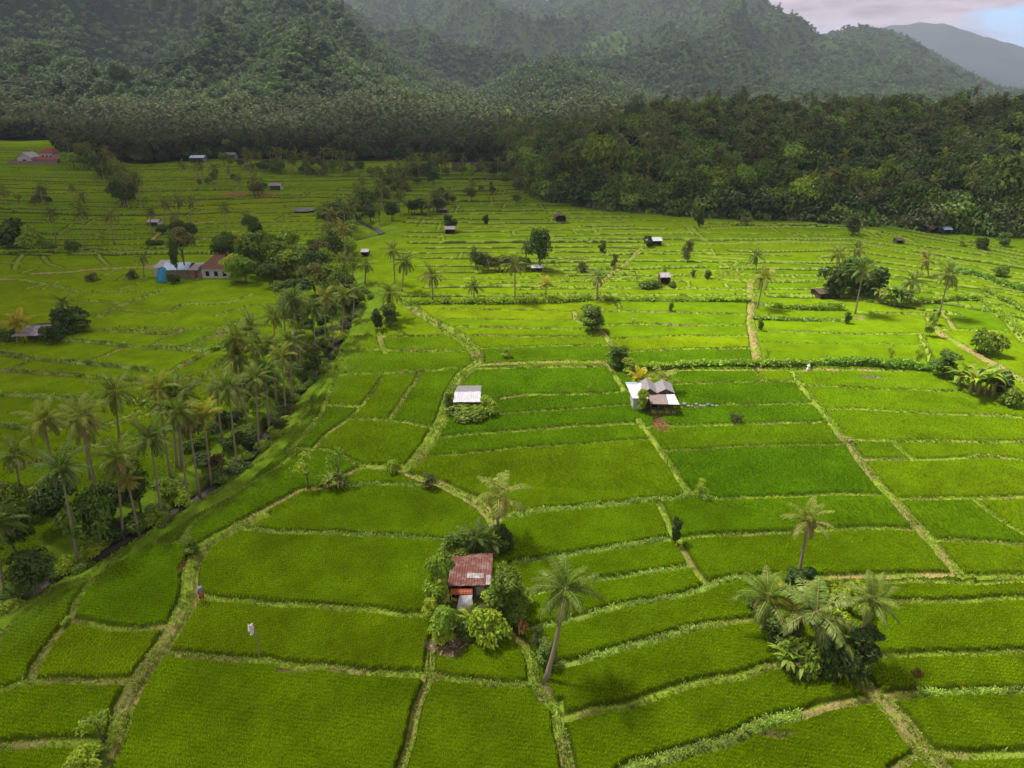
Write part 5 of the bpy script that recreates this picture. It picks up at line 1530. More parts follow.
# ================================================================== FAR WOODS: one mass each
def forest(name, pts, zs, scl, kinds, tint, rot):
    n = len(pts)
    me = bpy.data.meshes.new(name)
    me.vertices.add(n)
    me.vertices.foreach_set('co', np.concatenate([pts, zs[:, None]], 1).astype(np.float32).ravel())
    for nm, ty, arr in (('scl', 'FLOAT_VECTOR', scl), ('rot', 'FLOAT_VECTOR', rot), ('kind_id', 'INT', kinds)):
        at_ = me.attributes.new(nm, ty, 'POINT')
        at_.data.foreach_set('vector' if ty == 'FLOAT_VECTOR' else 'value', np.ascontiguousarray(arr, np.float32 if ty != 'INT' else np.int32).ravel())
    at_ = me.attributes.new('tint', 'FLOAT_COLOR', 'POINT'); cc = np.ones((n, 4), np.float32); cc[:, :3] = tint; at_.data.foreach_set('color', cc.ravel())
    o = obj(name, me)
    ng = bpy.data.node_groups.new('woods', 'GeometryNodeTree')
    ng.interface.new_socket('Geometry', in_out='INPUT', socket_type='NodeSocketGeometry'); ng.interface.new_socket('Geometry', in_out='OUTPUT', socket_type='NodeSocketGeometry')
    gi = ng.nodes.new('NodeGroupInput'); go = ng.nodes.new('NodeGroupOutput'); join = ng.nodes.new('GeometryNodeJoinGeometry')
    def attr(nm, ty):
        x = ng.nodes.new('GeometryNodeInputNamedAttribute'); x.data_type = ty; x.inputs[0].default_value = nm; return x.outputs[0]
    for k, src in enumerate(WOOD_SRC):
        oi = ng.nodes.new('GeometryNodeObjectInfo'); oi.inputs[0].default_value = src; oi.transform_space = 'ORIGINAL'
        sm = ng.nodes.new('GeometryNodeSetMaterial'); sm.inputs['Material'].default_value = M['forest']
        ng.links.new(oi.outputs['Geometry'], sm.inputs['Geometry'])
        ip = ng.nodes.new('GeometryNodeInstanceOnPoints')
        cmpn = ng.nodes.new('FunctionNodeCompare'); cmpn.data_type = 'INT'; cmpn.operation = 'EQUAL'
        ng.links.new(attr('kind_id', 'INT'), cmpn.inputs[2]); cmpn.inputs[3].default_value = k
        ng.links.new(gi.outputs[0], ip.inputs['Points']); ng.links.new(cmpn.outputs[0], ip.inputs['Selection'])
        ng.links.new(sm.outputs[0], ip.inputs['Instance'])
        ng.links.new(attr('rot', 'FLOAT_VECTOR'), ip.inputs['Rotation']); ng.links.new(attr('scl', 'FLOAT_VECTOR'), ip.inputs['Scale'])
        ng.links.new(ip.outputs[0], join.inputs[0])
    ng.links.new(join.outputs[0], go.inputs[0])
    md = o.modifiers.new('woods', 'NODES'); md.node_group = ng
    return props(o, kind='stuff')


# crowns that the woods repeat are those of real trees standing at the forest foot
WOOD_SRC = []
for k, me_ in enumerate(LOW):
    g_ = gp(170 + k * 60, 157.5)
    root = empty('broadleaf_tree', g_, 'tree at the foot of the forest on the left', 'tree', 'trees at the foot of the forest')
    t_ = obj('trunk', TRUNK[k % 3], root); t_.scale = (5, 5, 8)
    c_ = obj('crown', me_, root, (0, 0, 8)); c_.scale = (4.5, 4.5, 5); WOOD_SRC.append(c_)
for k, me_ in enumerate(PC_LOW):
    g_ = gp(200 + k * 60, 157.5)
    root = empty('coconut_palm', g_, 'coconut palm at the foot of the forest on the left', 'palm tree', 'palms at the foot of the forest')
    t_ = obj('trunk', FAR_TRUNK[k % 2], root); t_.scale = (1, 1, 11)
    c_ = obj('crown', me_, root, (0, 0, 11)); WOOD_SRC.append(c_)

NF = 110000
rgf = np.random.default_rng(77)
u = rgf.random(NF); r_ = 430 * (3300 / 430) ** (u ** 0.80)
th_ = (rgf.random(NF) - .5) * 2 * math.radians(44)
x = r_ * np.sin(th_); y = r_ * np.cos(th_)
e = edge_dist(x, y); cc_ = col_of(x, y)
keep = (e > 0) & (y < 3350) & ~((cc_ > 512) & (e < 262) & (y < 700))
x, y, e, cc_ = x[keep], y[keep], e[keep], cc_[keep]
z = terrain(x, y)
gw_ = glade_w(x, y)
keep = rgf.random(len(x)) > gw_ * .5
x, y, z, e, cc_, gw_ = x[keep], y[keep], z[keep], e[keep], cc_[keep], gw_[keep]
n = len(x)
plain = sstep(1000, 620, y) * sstep(40, 10, z)
pf = 0.10 + 0.55 * plain * (0.3 + fbm(x / 80, y / 80, 31, 3))
isp = rgf.random(n) < pf
kinds = np.where(isp, 5 + rgf.integers(0, 2, n), rgf.integers(0, 5, n))
s0 = (3.5 + 3.6 * rgf.random(n) ** 2.5) * np.interp(y, [400, 1000, 3000], [.85, .95, 1.2])
scl = np.stack([s0, s0, s0 * (.8 + .5 * rgf.random(n))], 1)
ps_ = (1.05 + .4 * rgf.random(n)) * np.interp(y, [400, 1500], [1, 1.2])
scl = np.where(isp[:, None], np.stack([ps_] * 3, 1), scl)
zz = z + np.where(isp, 8.5 + 5 * rgf.random(n), s0 * (.55 + .45 * rgf.random(n)))
tn = fbm(x / 90, y / 90, 35, 4)[:, None]
tint = (0.66 + 0.55 * rgf.random((n, 1))) * (0.35 + 1.1 * tn) * np.where(rgf.random((n, 1)) < .05, 1.5, 1.0) * np.array([0.62, 0.78, 1.0])
tint = tint * np.where(rgf.random((n, 1)) < .10, np.array([[1.3, 1.0, .9]]), 1.0)
tint = tint * (1 + 0.5 * gw_[:, None]) * (1 - .22 * plain[:, None] * (1.6 - 1.6 * fbm(x / 45, y / 45, 36, 3)[:, None])) * np.where(plain[:, None] > .3, np.array([[1.18, 1.03, .85]]), 1.0)
rot = np.stack([rgf.normal(0, .08, n), rgf.normal(0, .08, n), rgf.random(n) * 6.28], 1)
forest('forest', np.stack([x, y], 1), zz, scl, kinds, tint, rot)
print('forest', n)
# the depth of the big wood
edge_ = []
for k in range(420):                                    # low growth that closes the foot of the wood
    px = rs_.uniform(510, 1090); e = rs_.uniform(-5, 9)
    Yv = float(np.interp(px, EDGE_PX, EDGE_Y)) + e; x = (px - 512) * Yv * CP / FPX
    edge_.append((x, Yv, tz(x, Yv) - 9.5 + rs_.uniform(0, 3.5) * (e > 1), False))
REST += edge_
R_ = np.array([q[:3] for q in REST]); pal = np.array([q[3] for q in REST])
n = len(R_); s0 = 4.6 + 3.4 * rgf.random(n)
scl = np.where(pal[:, None], 1.0 + .2 * rgf.random((n, 1)), np.stack([s0, s0, s0 * 1.1], 1))
zz = R_[:, 2] + np.where(pal, 14 + 8 * rgf.random(n), 7 + 8 * rgf.random(n) ** 2)
forest('wood', R_[:, :2], zz, scl, np.where(pal, 5 + rgf.integers(0, 2, n), rgf.integers(0, 5, n)), (0.75 + .9 * rgf.random((n, 1)) ** 1.6) * np.ones((n, 3)), np.stack([0 * s0, 0 * s0, rgf.random(n) * 6.28], 1))
print('rest', n, npalm, nbroad, 'objects', len(bpy.data.objects))
# ================================================================== BUILDINGS
def site(px, py, name, label, cat, group=None, rz=0.0):
    p = gp(px, py)
    return empty(name, (p.x, p.y, gz(p.x, p.y)), label, cat, group, rz)


def walls(mb, x0, x1, y0, y1, h, t=.12, skip=()):
    if 'f' not in skip: mb.box(x0, x1, y0, y0 + t, 0, h)
    if 'b' not in skip: mb.box(x0, x1, y1 - t, y1, 0, h)
    if 'l' not in skip: mb.box(x0, x0 + t, y0 + t + .002, y1 - t - .002, 0, h)
    if 'r' not in skip: mb.box(x1 - t, x1, y0 + t + .002, y1 - t - .002, 0, h)
    return mb


# --- the rusty roofed hut among bushes
h = site(471, 598, 'hut', 'small hut with a rusty red iron roof among bushes and palms', 'hut', rz=.03)
r_ = MB().sheet((-2.35, -.35, 2.25), (2.1, -.35, 2.25), (2.3, 3.2, 2.95), (-2.1, 3.2, 2.95), 16, 8, .03, .05, .03, 1)
rf = r_.build('roof', M['rust'], h)
MB().sheet((-.35, .55, 2.47), (1.35, .5, 2.46), (1.35, 1.15, 2.60), (-.35, 1.2, 2.61), 6, 2, .02, .04, .01, 2).build('pale_roof_patch', M['zinc_old'], rf)
MB().sheet((1.55, -.3, 2.31), (2.02, -.3, 2.31), (2.06, .9, 2.54), (1.6, .9, 2.54), 2, 2, .02, .04, .01, 3).build('bare_roof_sheet', M['zinc_old'], rf)
MB().sheet((-2.1, 3.18, 2.93), (2.3, 3.18, 2.93), (2.3, 4.7, 2.4), (-2.0, 4.7, 2.4), 16, 3, .03, .05, .03, 4).build('rear_roof', M['rust'], h)
walls(MB(), -2.0, .25, .1, 4.5, 2.2, skip='f').build('wall', M['wood'], h)
walls(MB(), .3, 2.05, .15, 4.4, 2.2, skip='l').build('plastered_wall', M['plaster_brown'], h)
MB().box(.55, 1.35, .09, .14, .7, 1.7).build('window', M['plaster'], h)
MB().box(-1.95, .2, .45, .5, 0, 2.15).build('dark_interior', M['dark'], h)
pm = MB()
for x in (-2.1, -1.0, .2, 2.0): pm.box(x - .06, x + .06, -.25, -.13, 0, 2.2)
pm.build('posts', M['wood'], h)
MB().sheet((-2.1, -.95, 1.62), (.2, -.9, 1.66), (.2, -.34, 1.92), (-2.05, -.38, 1.9), 8, 3, .02, .04, .05, 5).build('orange_awning', M['orange'], h)
MB().sheet((-1.5, -1.9, .15), (.25, -1.95, .2), (.2, -.98, 1.6), (-1.1, -1.0, 1.55), 6, 4, .02, .02, .05, 6).build('white_sheet', M['zinc'], h)
h.scale = (.93,) * 3
# debris heap
p = gp(455, 642); mbd = MB(); rq = random.Random(3)
for k in range(70):
    q = Vector((rq.gauss(0, 1.0), rq.gauss(0, .8), .05 + .5 * rq.random())); s1 = rq.uniform(.15, .5)
    mbd.box(-s1, s1, -s1 * .25, s1 * .25, -.02, .02, Matrix.Translation(q) @ Matrix.Rotation(rq.uniform(0, 6), 4, 'Z') @ Matrix.Rotation(rq.uniform(-.5, .5), 4, 'X'))
o = mbd.build('debris_heap', simple('coconut_debris', (.33, .23, .17), (.16, .09, .06), 2.5, .95, .05, .3, c3=(.45, .36, .3)), None, False, (p.x, p.y, gz(p.x, p.y))); props(o, 'brown heap of husks and scraps in front of the rusty roofed hut', 'debris')

# --- white roofed shed in the middle
h = site(467, 414, 'shed', 'small shed with a two tone white and grey roof beside the curving path', 'shed')
MB().sheet((-2.0, -.4, 2.0), (2.1, -.3, 2.0), (2.05, 2.1, 2.65), (-1.9, 2.0, 2.65), 12, 4, .03, .04, .02, 7).build('roof', M['zinc'], h)
MB().sheet((-1.85, 2.05, 2.67), (2.05, 2.12, 2.67), (2.0, 5.2, 2.3), (-1.7, 5.1, 2.3), 12, 4, .03, .04, .02, 8).build('rear_roof', M['zinc_grey'], h)
walls(MB(), -1.6, 1.7, .1, 4.0, 2.0).build('wall', M['wood'], h)

# --- farm house
h = site(655, 416, 'farm_house', 'grey gabled farm house with white lean-to roofs in the middle of the fields', 'house', rz=-.05)
MB().sheet((-3.4, .9, 2.35), (-1.0, .9, 2.35), (-1.6, 5.4, 2.9), (-4.0, 5.4, 2.9), 10, 5, .04, .03, .02, 9).build('white_slab_roof', M['zinc'], h)
MB().sheet((-4.02, 5.1, 2.93), (-2.2, 5.1, 2.93), (-2.25, 5.45, 2.99), (-4.06, 5.45, 2.99), 8, 2, .02, .03, .01, 10).build('blue_roof_edge', M['tarp_pale'], h)
g1 = MB()
g1.sheet((-1.9, 2.0, 2.6), (-1.9, 6.2, 2.6), (-.75, 6.2, 3.45), (-.75, 2.0, 3.45), 10, 3, .04, .03, .02, 11)
g1.sheet((.5, 6.2, 2.6), (.5, 2.0, 2.6), (-.75, 2.0, 3.45), (-.75, 6.2, 3.45), 10, 3, .04, .03, .02, 12)
g1.build('gable_roof', M['zinc_grey'], h)
g2 = MB()
g2.sheet((.45, 2.3, 2.6), (.45, 6.0, 2.6), (1.7, 6.0, 3.3), (1.7, 2.3, 3.3), 10, 3, .04, .03, .02, 13)
g2.sheet((3.1, 6.0, 2.6), (3.1, 2.3, 2.6), (1.7, 2.3, 3.3), (1.7, 6.0, 3.3), 10, 3, .04, .03, .02, 14)
g2.build('second_gable_roof', M['zinc_grey'], h)
gb_ = MB()
for x0, x1, xm, y, zt in ((-1.75, .35, -.75, 2.15, 3.35), (.55, 3.0, 1.7, 2.45, 3.2)):
    vs = [gb_.bm.verts.new(v) for v in [(x0, y, 2.55), (x1, y, 2.55), (xm, y, zt), (x0, y + .06, 2.55), (x1, y + .06, 2.55), (xm, y + .06, zt)]]
    for f in [(0, 1, 2), (5, 4, 3), (0, 3, 4, 1), (1, 4, 5, 2), (2, 5, 3, 0)]: gb_.bm.faces.new([vs[i] for i in f])
gb_.build('gable_wall', M['wood'], h)
MB().sheet((-.85, -.3, 2.0), (1.75, -.3, 2.0), (1.65, 2.05, 2.55), (-.95, 2.05, 2.55), 9, 4, .04, .03, .02, 15).build('brown_porch_roof', simple('faded_sheet', (.32, .25, .22), (.24, .18, .16), 1.5, .7, .3), h)
MB().sheet((1.78, -.35, 2.04), (3.4, -.35, 2.04), (3.0, 2.1, 2.58), (1.7, 2.1, 2.58), 7, 4, .04, .03, .02, 16).build('white_porch_roof', M['zinc'], h)
walls(MB(), -1.8, 3.0, 2.2, 6.0, 2.5).build('wall', M['wood'], h)
walls(MB(), -3.2, -1.85, 1.1, 5.0, 2.3).build('side_wall', M['plaster'], h)
pm = MB()
for x in (-.7, .3, 1.3, 2.3, 3.15): pm.box(x - .07, x + .07, -.1, .04, 0, 2.05)
pm.build('posts', M['wood'], h)
MB().box(-.65, 3.1, .1, .16, 0, .75).build('porch_rail', M['bamboo'], h)
MB().box(-.3, .6, 2.14, 2.19, 0, 1.9).build('door', M['dark'], h)
mbd = MB()
rq = random.Random(6)
for k in range(9):
    x = k * .62; s1 = rq.uniform(.22, .34)
    bmesh.ops.create_icosphere(mbd.bm, subdivisions=2, radius=s1, matrix=Matrix.Translation((x, rq.uniform(-.2, .2), s1 * .9 + (.25 if k % 3 == 0 else 0))) @ Matrix.Diagonal((1.2, .9, .9, 1)))
p = gp(684, 408)
o = mbd.build('sack_row', simple('sacks', (.5, .48, .46), (.07, .065, .06), 2.2, .9, .1), None, True, (p.x, p.y, gz(p.x, p.y))); props(o, 'row of dark and pale sacks on the bund right of the farm house', 'sacks')

# --- rusted shed at the left
h = site(35, 343, 'shed', 'long open shed with a rusted grey roof under the yellow palm at the left edge', 'shed', rz=.12)
MB().sheet((-3.6, -.6, 1.8), (1.9, -.6, 1.8), (3.2, 3.2, 2.7), (-2.2, 3.2, 2.7), 14, 5, .04, .05, .05, 17).build('roof', M['zinc_old'], h)
MB().sheet((-2.2, 3.15, 2.72), (3.2, 3.15, 2.72), (3.4, 6.5, 2.1), (-1.8, 6.5, 2.1), 14, 4, .04, .05, .05, 18).build('rear_roof', M['thatch'], h)
pm = MB()
for x in (-3.3, -1.6, .1, 1.8): pm.box(x - .07, x + .07, -.45, -.31, 0, 1.8)
pm.build('posts', M['wood'], h)
walls(MB(), -2.0, 2.9, 1.6, 5.9, 1.9).build('wall', M['wood'], h)

# --- brown roofed house and the blue tarp house beside it
def hip(mb, x0, x1, y0, y1, z0, z1, ov=.5, run=.35):
    x0 -= ov; x1 += ov; y0 -= ov; y1 += ov; ym = (y0 + y1) / 2; k = (y1 - y0) * run
    q = [(x0, y0, z0), (x1, y0, z0), (x1, y1, z0), (x0, y1, z0), (x0 + k, ym, z1), (x1 - k, ym, z1)]
    vs = [mb.bm.verts.new(v) for v in q]
    for f in [(0, 1, 5, 4), (2, 3, 4, 5), (1, 2, 5), (3, 0, 4), (3, 2, 1, 0)]: mb.bm.faces.new([vs[i] for i in f])
    return mb


h = site(208, 279, 'house', 'long low house with a brown tiled roof and a pale porch', 'house', rz=-.02)
rf = hip(MB(), -1.5, 6.2, 0, 8, 3.0, 5.6).build('roof', M['tile'], h)
MB().box(-1.0 + .9, 5.2, 3.85, 4.15, 5.56, 5.72).build('ridge_cap', M['tile'], rf)
walls(MB(), -1.4, 6.1, .1, 7.8, 2.98).build('wall', M['plaster'], h)
MB().sheet((-5.2, -.5, 2.5), (-2.05, -.5, 2.5), (-2.05, 6, 2.9), (-5.2, 6, 2.9), 10, 3, .04, .04, .02, 19).build('porch_roof', M['zinc_old'], h)
walls(MB(), -5.0, -1.5, .3, 6, 2.4, skip='r').build('porch_wall', M['plaster_brown'], h)
for x in (-.4, 1.8, 4.0): MB().box(x, x + .9, .04, .09, .9, 2.1).build('window', M['dark'], h)
MB().box(-3.4, -2.6, .22, .29, 0, 2.0).build('door', M['tile_red'], h)

h = site(172, 279, 'house', 'house half hidden by trees with white and pale blue roofs', 'house', rz=.1)
MB().sheet((-2.4, 0, 2.5), (4.2, 0, 2.5), (4.2, 4.2, 3.5), (-2.4, 4.2, 3.5), 12, 4, .04, .04, .03, 20).build('roof', M['tarp_pale'], h)
MB().sheet((-2.4, 4.15, 3.52), (4.2, 4.15, 3.52), (4.2, 8, 2.6), (-2.4, 8, 2.6), 12, 4, .04, .04, .03, 21).build('rear_roof', M['zinc'], h)
MB().sheet((-5.4, 2, 2.6), (-2.5, 2, 2.6), (-2.5, 9, 3.1), (-5.4, 9, 3.1), 8, 3, .04, .04, .03, 22).build('grey_side_roof', M['zinc_old'], h)
MB().sheet((4.5, 1.5, 2.3), (8.0, 1.5, 2.3), (7.2, 6, 2.9), (4.4, 6, 2.9), 8, 3, .04, .04, .03, 23).build('blue_side_roof', M['tarp_pale'], h)
MB().box(4.3, 7.6, 1.9, 5.6, 0, 2.2).build('blue_side_wall', simple('dark_blue_wall', (.02, .07, .16), (.015, .05, .12)), h)
walls(MB(), -2.2, 4.0, .4, 7.6, 2.45).build('wall', M['plaster_brown'], h)
MB().box(-5.2, -2.4, 2.4, 8.6, 0, 2.5).build('side_wall', M['plaster'], h)
h = site(162, 284, 'tarpaulin', 'bright blue tarpaulin slung in front of the pale blue roofs', 'tarpaulin')
tp = MB(); rq = random.Random(8); gr = []
for i in range(9):
    row_ = []
    for j in range(9):
        u, v = i / 8, j / 8
        row_.append(tp.bm.verts.new((-1.3 + 2.6 * u * (1 - .3 * v) + .4 * v, 1.6 * v ** 1.4 + .12 * math.sin(u * 9), .5 + 3.6 * v * (1 - .25 * abs(u - .5)) + rq.uniform(-.1, .1))))
    gr.append(row_)
for i in range(8):
    for j in range(8): tp.bm.faces.new([gr[i][j], gr[i + 1][j], gr[i + 1][j + 1], gr[i][j + 1]])
bmesh.ops.solidify(tp.bm, geom=tp.bm.faces[:], thickness=.03)
tp.build('sheet', M['tarp'], h, True).scale = (1.0, 1.0, 1.05)
MB().tube([(.3, -.1, -.1), (.35, .4, 2.0), (.3, 1.4, 4.0)], [.06, .05, .05], 6).build('pole', M['bamboo'], h)

# --- far huts
def hut(px, py, w_, d_, hh, rm, wm, label, rz=0, name='field_hut', gable=False):
    o = site(px, py, name, label, 'hut', None, rz)
    if gable:
        mb = MB()
        mb.sheet((-w_ / 2, -.4, hh), (-w_ / 2, d_ + .4, hh), (0, d_ + .4, hh * 1.7), (0, -.4, hh * 1.7), 8, 3, .05, .03, .03, int(px))
        mb.sheet((w_ / 2, d_ + .4, hh), (w_ / 2, -.4, hh), (0, -.4, hh * 1.7), (0, d_ + .4, hh * 1.7), 8, 3, .05, .03, .03, int(px) + 1)
        mb.build('roof', rm, o)
    else:
        MB().sheet((-w_ / 2, -.4, hh), (w_ / 2, -.4, hh), (w_ / 2, d_ / 2, hh * 1.35), (-w_ / 2, d_ / 2, hh * 1.35), 10, 3, .04, .04, .03, int(px)).build('roof', rm, o)
        MB().sheet((-w_ / 2, d_ / 2 - .03, hh * 1.35 + .03), (w_ / 2, d_ / 2 - .03, hh * 1.35 + .03), (w_ / 2, d_ + .4, hh), (-w_ / 2, d_ + .4, hh), 10, 3, .04, .04, .03, int(px) + 1).build('rear_roof', rm, o)
    walls(MB(), -w_ * .42, w_ * .42, .1, d_, hh * .98, skip='f').build('wall', wm, o)
    pm_ = MB()
    for x in (-.42, .42): pm_.box(x * w_ - .07, x * w_ + .07, -.2, -.06, 0, hh)
    pm_.build('posts', M['wood'], o)
    return o


hut(450, 234, 3.6, 4, 1.9, M['zinc_old'], M['wood'], 'small grey hut under the round dark tree')
hut(561, 222, 4.2, 4, 2.0, M['thatch'], M['wood'], 'steep thatched hut alone on the far terraces', .1, gable=True)
o = hut(654, 246, 5.2, 4.5, 1.9, M['zinc'], M['wood'], 'tin roofed hut with a white gable between bushes', .05)
hut(665, 285, 2.7, 3.2, 2.2, M['zinc_old'], M['wood'], 'small square hut with a pale roof between low bushes')
hut(537, 272, 3.2, 2.6, 1.3, M['zinc'], M['wood'], 'low white roofed hut at the foot of the dark round tree')
hut(365, 257, 2.4, 2.6, 1.7, M['zinc'], M['wood'], 'tiny white roofed shelter on the bright slope beside the far stream')
hut(829, 299, 5.6, 4.0, 1.5, M['thatch'], M['wood'], 'low thatched hut under the dark bushes', .15, gable=False)
hut(937, 233, 6.0, 5.0, 2.2, M['thatch'], M['wood'], 'thatched farm hut at the edge of the wood', -.1)
hut(947, 234, 3.0, 3.0, 1.9, M['tarp_pale'], simple('teal_wall', (.03, .16, .17), (.02, .1, .11)), 'small hut with a teal wall beside the thatched farm hut')
hut(931, 223, 5.0, 4.0, 2.4, M['tarp_pale'], M['plaster'], 'pale blue roofed hut behind the thatched farm hut')
hut(900, 244, 2.6, 2.4, 1.3, M['thatch'], M['wood'], 'small brown roofed shelter on the right hand terraces')
hut(443, 213, 3.0, 3.0, 1.6, M['zinc_old'], M['wood'], 'small pale hut in the thin line of trees')
hut(153, 226, 4.0, 4.0, 1.8, M['zinc_old'], M['plaster'], 'white hut at the left foot of the palm grove', name='field_hut')
hut(197, 163, 9, 7, 3.4, M['tarp_pale'], M['plaster_brown'], 'pale blue roofed house at the foot of the forest', name='house')
hut(230, 159, 7, 6, 3.0, M['zinc_grey'], M['plaster'], 'grey roofed house at the foot of the forest', name='house')
hut(275, 190, 6, 5, 2.4, M['zinc_grey'], M['plaster'], 'grey roofed house behind the bare orange field', name='house')
hut(318, 171, 8, 6, 2.6, M['tile_red'], M['plaster_brown'], 'red roofed house in the loose grove', name='house')
h = site(25, 163, 'house', 'white gabled house at the far left below the palms', 'house')
for mt, nm, fn in ((M['plaster'], 'wall', 'w'), (M['zinc_old'], 'roof', 'r')):
    mb = MB()
    if fn == 'w':
        vs = [mb.bm.verts.new(v) for v in [(-4, 0, 0), (4, 0, 0), (4, 0, 3.6), (0, 0, 6), (-4, 0, 3.6), (-4, 9, 0), (4, 9, 0), (4, 9, 3.6), (0, 9, 6), (-4, 9, 3.6)]]
        for f in [(0, 1, 2, 3, 4), (9, 8, 7, 6, 5), (0, 5, 6, 1), (1, 6, 7, 2), (4, 9, 5, 0)]: mb.bm.faces.new([vs[i] for i in f])
    else:
        mb.slab([(-4.6, -.6, 3.35), (-4.6, 9.6, 3.35), (0, 9.6, 6.2), (0, -.6, 6.2)][::-1], .15); mb.slab([(4.6, 9.6, 3.35), (4.6, -.6, 3.35), (0, -.6, 6.2), (0, 9.6, 6.2)][::-1], .15)
    mb.build(nm, mt, h)
MB().box(-.9, .9, -.06, .02, 0, 2.4).build('door', M['dark'], h)
h = site(48, 161, 'house', 'tall white house with a red tiled roof at the far left', 'house')
hip(MB(), -3.8, 3.8, 0, 7, 4.6, 7.2).build('roof', M['tile_red'], h)
walls(MB(), -3.7, 3.7, .1, 6.9, 4.55).build('wall', M['plaster'], h)
for x in (-3, -.6, 1.7): MB().box(x, x + 1.2, .02, .09, 1.6, 3.2).build('window', M['dark'], h)
h = site(43, 163, 'shed', 'long low shed with a red roof in front of the tall white house', 'shed')
MB().sheet((-8, -.5, 2.2), (9, -.5, 2.2), (9, 4.5, 3.4), (-8, 4.5, 3.4), 14, 3, .05, .05, .03, 31).build('roof', M['tile_red'], h)
walls(MB(), -7.6, 8.6, 0, 4.4, 2.15).build('wall', M['plaster_brown'], h)
p0, p1 = gp(8, 164), gp(58, 164)
mb = MB(); mb.box(0, (p1 - p0).length, 0, .4, -.5, 2.0)
o = mb.build('boundary_wall', M['plaster_brown'], None, False, (p0.x, p0.y, gz(p0.x, p0.y))); o.rotation_euler = (0, 0, math.atan2(p1.y - p0.y, p1.x - p0.x)); props(o, 'long low wall in front of the houses at the far left', 'wall')
p0, p1 = gp(452, 171.5), gp(522, 172)
mb = MB(); mb.box(0, (p1 - p0).length, 0, .6, -.5, 4.6)
for k in range(12): mb.box(k * (p1 - p0).length / 12, k * (p1 - p0).length / 12 + .8, -.25, -.003, -.5, 4.9)
o = mb.build('retaining_wall', M['stonewall'], None, False, (p0.x, p0.y, gz(p0.x, p0.y))); o.rotation_euler = (0, 0, math.atan2(p1.y - p0.y, p1.x - p0.x)); props(o, 'long grey brown stone wall at the far end of the fields', 'wall')

# ================================================================== SMALL THINGS
p = gp(259, 659)
fl = empty('flag', (p.x, p.y, gz(p.x, p.y)), 'white cloth flag on a leaning bamboo pole in the paddy', 'flag')
q = at_depth(253, 624, p.y) - Vector((p.x, p.y, gz(p.x, p.y)))
MB().tube([(0, 0, -.2), tuple(q * .5 + Vector((.12, 0, 0))), tuple(q)], [.075, .065, .045], 6).build('pole', M['bamboo'], fl)
fb = MB(); gr = []
for i in range(6):
    gr.append([fb.bm.verts.new((q.x + .03 - .48 * i / 5 + .06 * j / 7, q.y - .08 + .12 * math.sin(i * 1.6 + j), q.z + .1 - .1 * i / 5 - 1.25 * j / 7 * (.7 + .3 * i / 5))) for j in range(8)])
for i in range(5):
    for j in range(7): fb.bm.faces.new([gr[i][j], gr[i][j + 1], gr[i + 1][j + 1], gr[i + 1][j]])
bmesh.ops.solidify(fb.bm, geom=fb.bm.faces[:], thickness=.012)
fb.build('cloth', M['white'], fl, True)

# a farmer on the path at the left
def skin_body(joints, edges, radii, name, mat, parent, sub=2):
    me = bpy.data.meshes.new(name); me.from_pydata([Vector(j) for j in joints], edges, []); me.update()
    o = obj(name, me, parent); me.materials.append(mat)
    md = o.modifiers.new('skin', 'SKIN')
    for k, r1_ in enumerate(radii):
        me.skin_vertices[0].data[k].radius = (r1_, r1_)
    me.skin_vertices[0].data[0].use_root = True
    sm = o.modifiers.new('sub', 'SUBSURF'); sm.levels = sub; sm.render_levels = sub
    return o


def farmer(px, py, label, rz):
    p = gp(px, py); z0 = float(Z[tuple(k[0] for k in at_raster(np.array([p.x]), np.array([p.y])))])
    root = empty('person', (p.x, p.y, z0), label, 'person', None, rz)
    J = [(0, 0, .92), (0, .02, 1.12), (0, .0, 1.36), (0, -.02, 1.46), (0, -.05, 1.60), (0, -.05, 1.70),
         (-.10, 0, .88), (-.12, -.06, .48), (-.12, 0, .09), (-.13, -.15, .04), (.10, 0, .88), (.13, -.12, .49), (.13, .05, .10), (.13, -.09, .04),
         (-.19, 0, 1.36), (-.26, -.05, 1.08), (-.20, -.25, .92), (-.18, -.32, .87), (.19, 0, 1.36), (.27, -.04, 1.08), (.22, -.24, .93), (.20, -.31, .88)]
    E_ = [(0, 1), (1, 2), (2, 3), (3, 4), (4, 5), (0, 6), (6, 7), (7, 8), (8, 9), (0, 10), (10, 11), (11, 12), (12, 13), (2, 14), (14, 15), (15, 16), (16, 17), (2, 18), (18, 19), (19, 20), (20, 21)]
    R = [.13, .12, .14, .055, .095, .085, .095, .062, .042, .035, .095, .062, .042, .035, .06, .045, .034, .03, .06, .045, .034, .03]
    skin_body(J, E_, R, 'body', M['skin'], root)
    mb = MB(); mb.tube([(0, 0, .86), (0, .02, 1.0), (0, .02, 1.15), (0, 0, 1.36), (0, -.01, 1.44)], [.185, .185, .18, .195, .09], 12)
    mb.tube([(-.17, 0, 1.39), (-.235, -.03, 1.2)], [.085, .075], 8); mb.tube([(.17, 0, 1.39), (.24, -.03, 1.2)], [.085, .075], 8)
    mb.build('shirt', M['greycloth'], root, True)
    mb = MB(); mb.tube([(0, 0, .98), (0, -.01, .8), (0, -.03, .5)], [.19, .225, .24], 12).build('red_sarong', M['redcloth'], root, True)
    mb = MB(); mb.tube([(0, -.05, 1.66), (0, -.05, 1.70), (0, -.05, 1.83)], [.29, .20, .02], 14).build('hat', M['greycloth'], root, True)
    return root


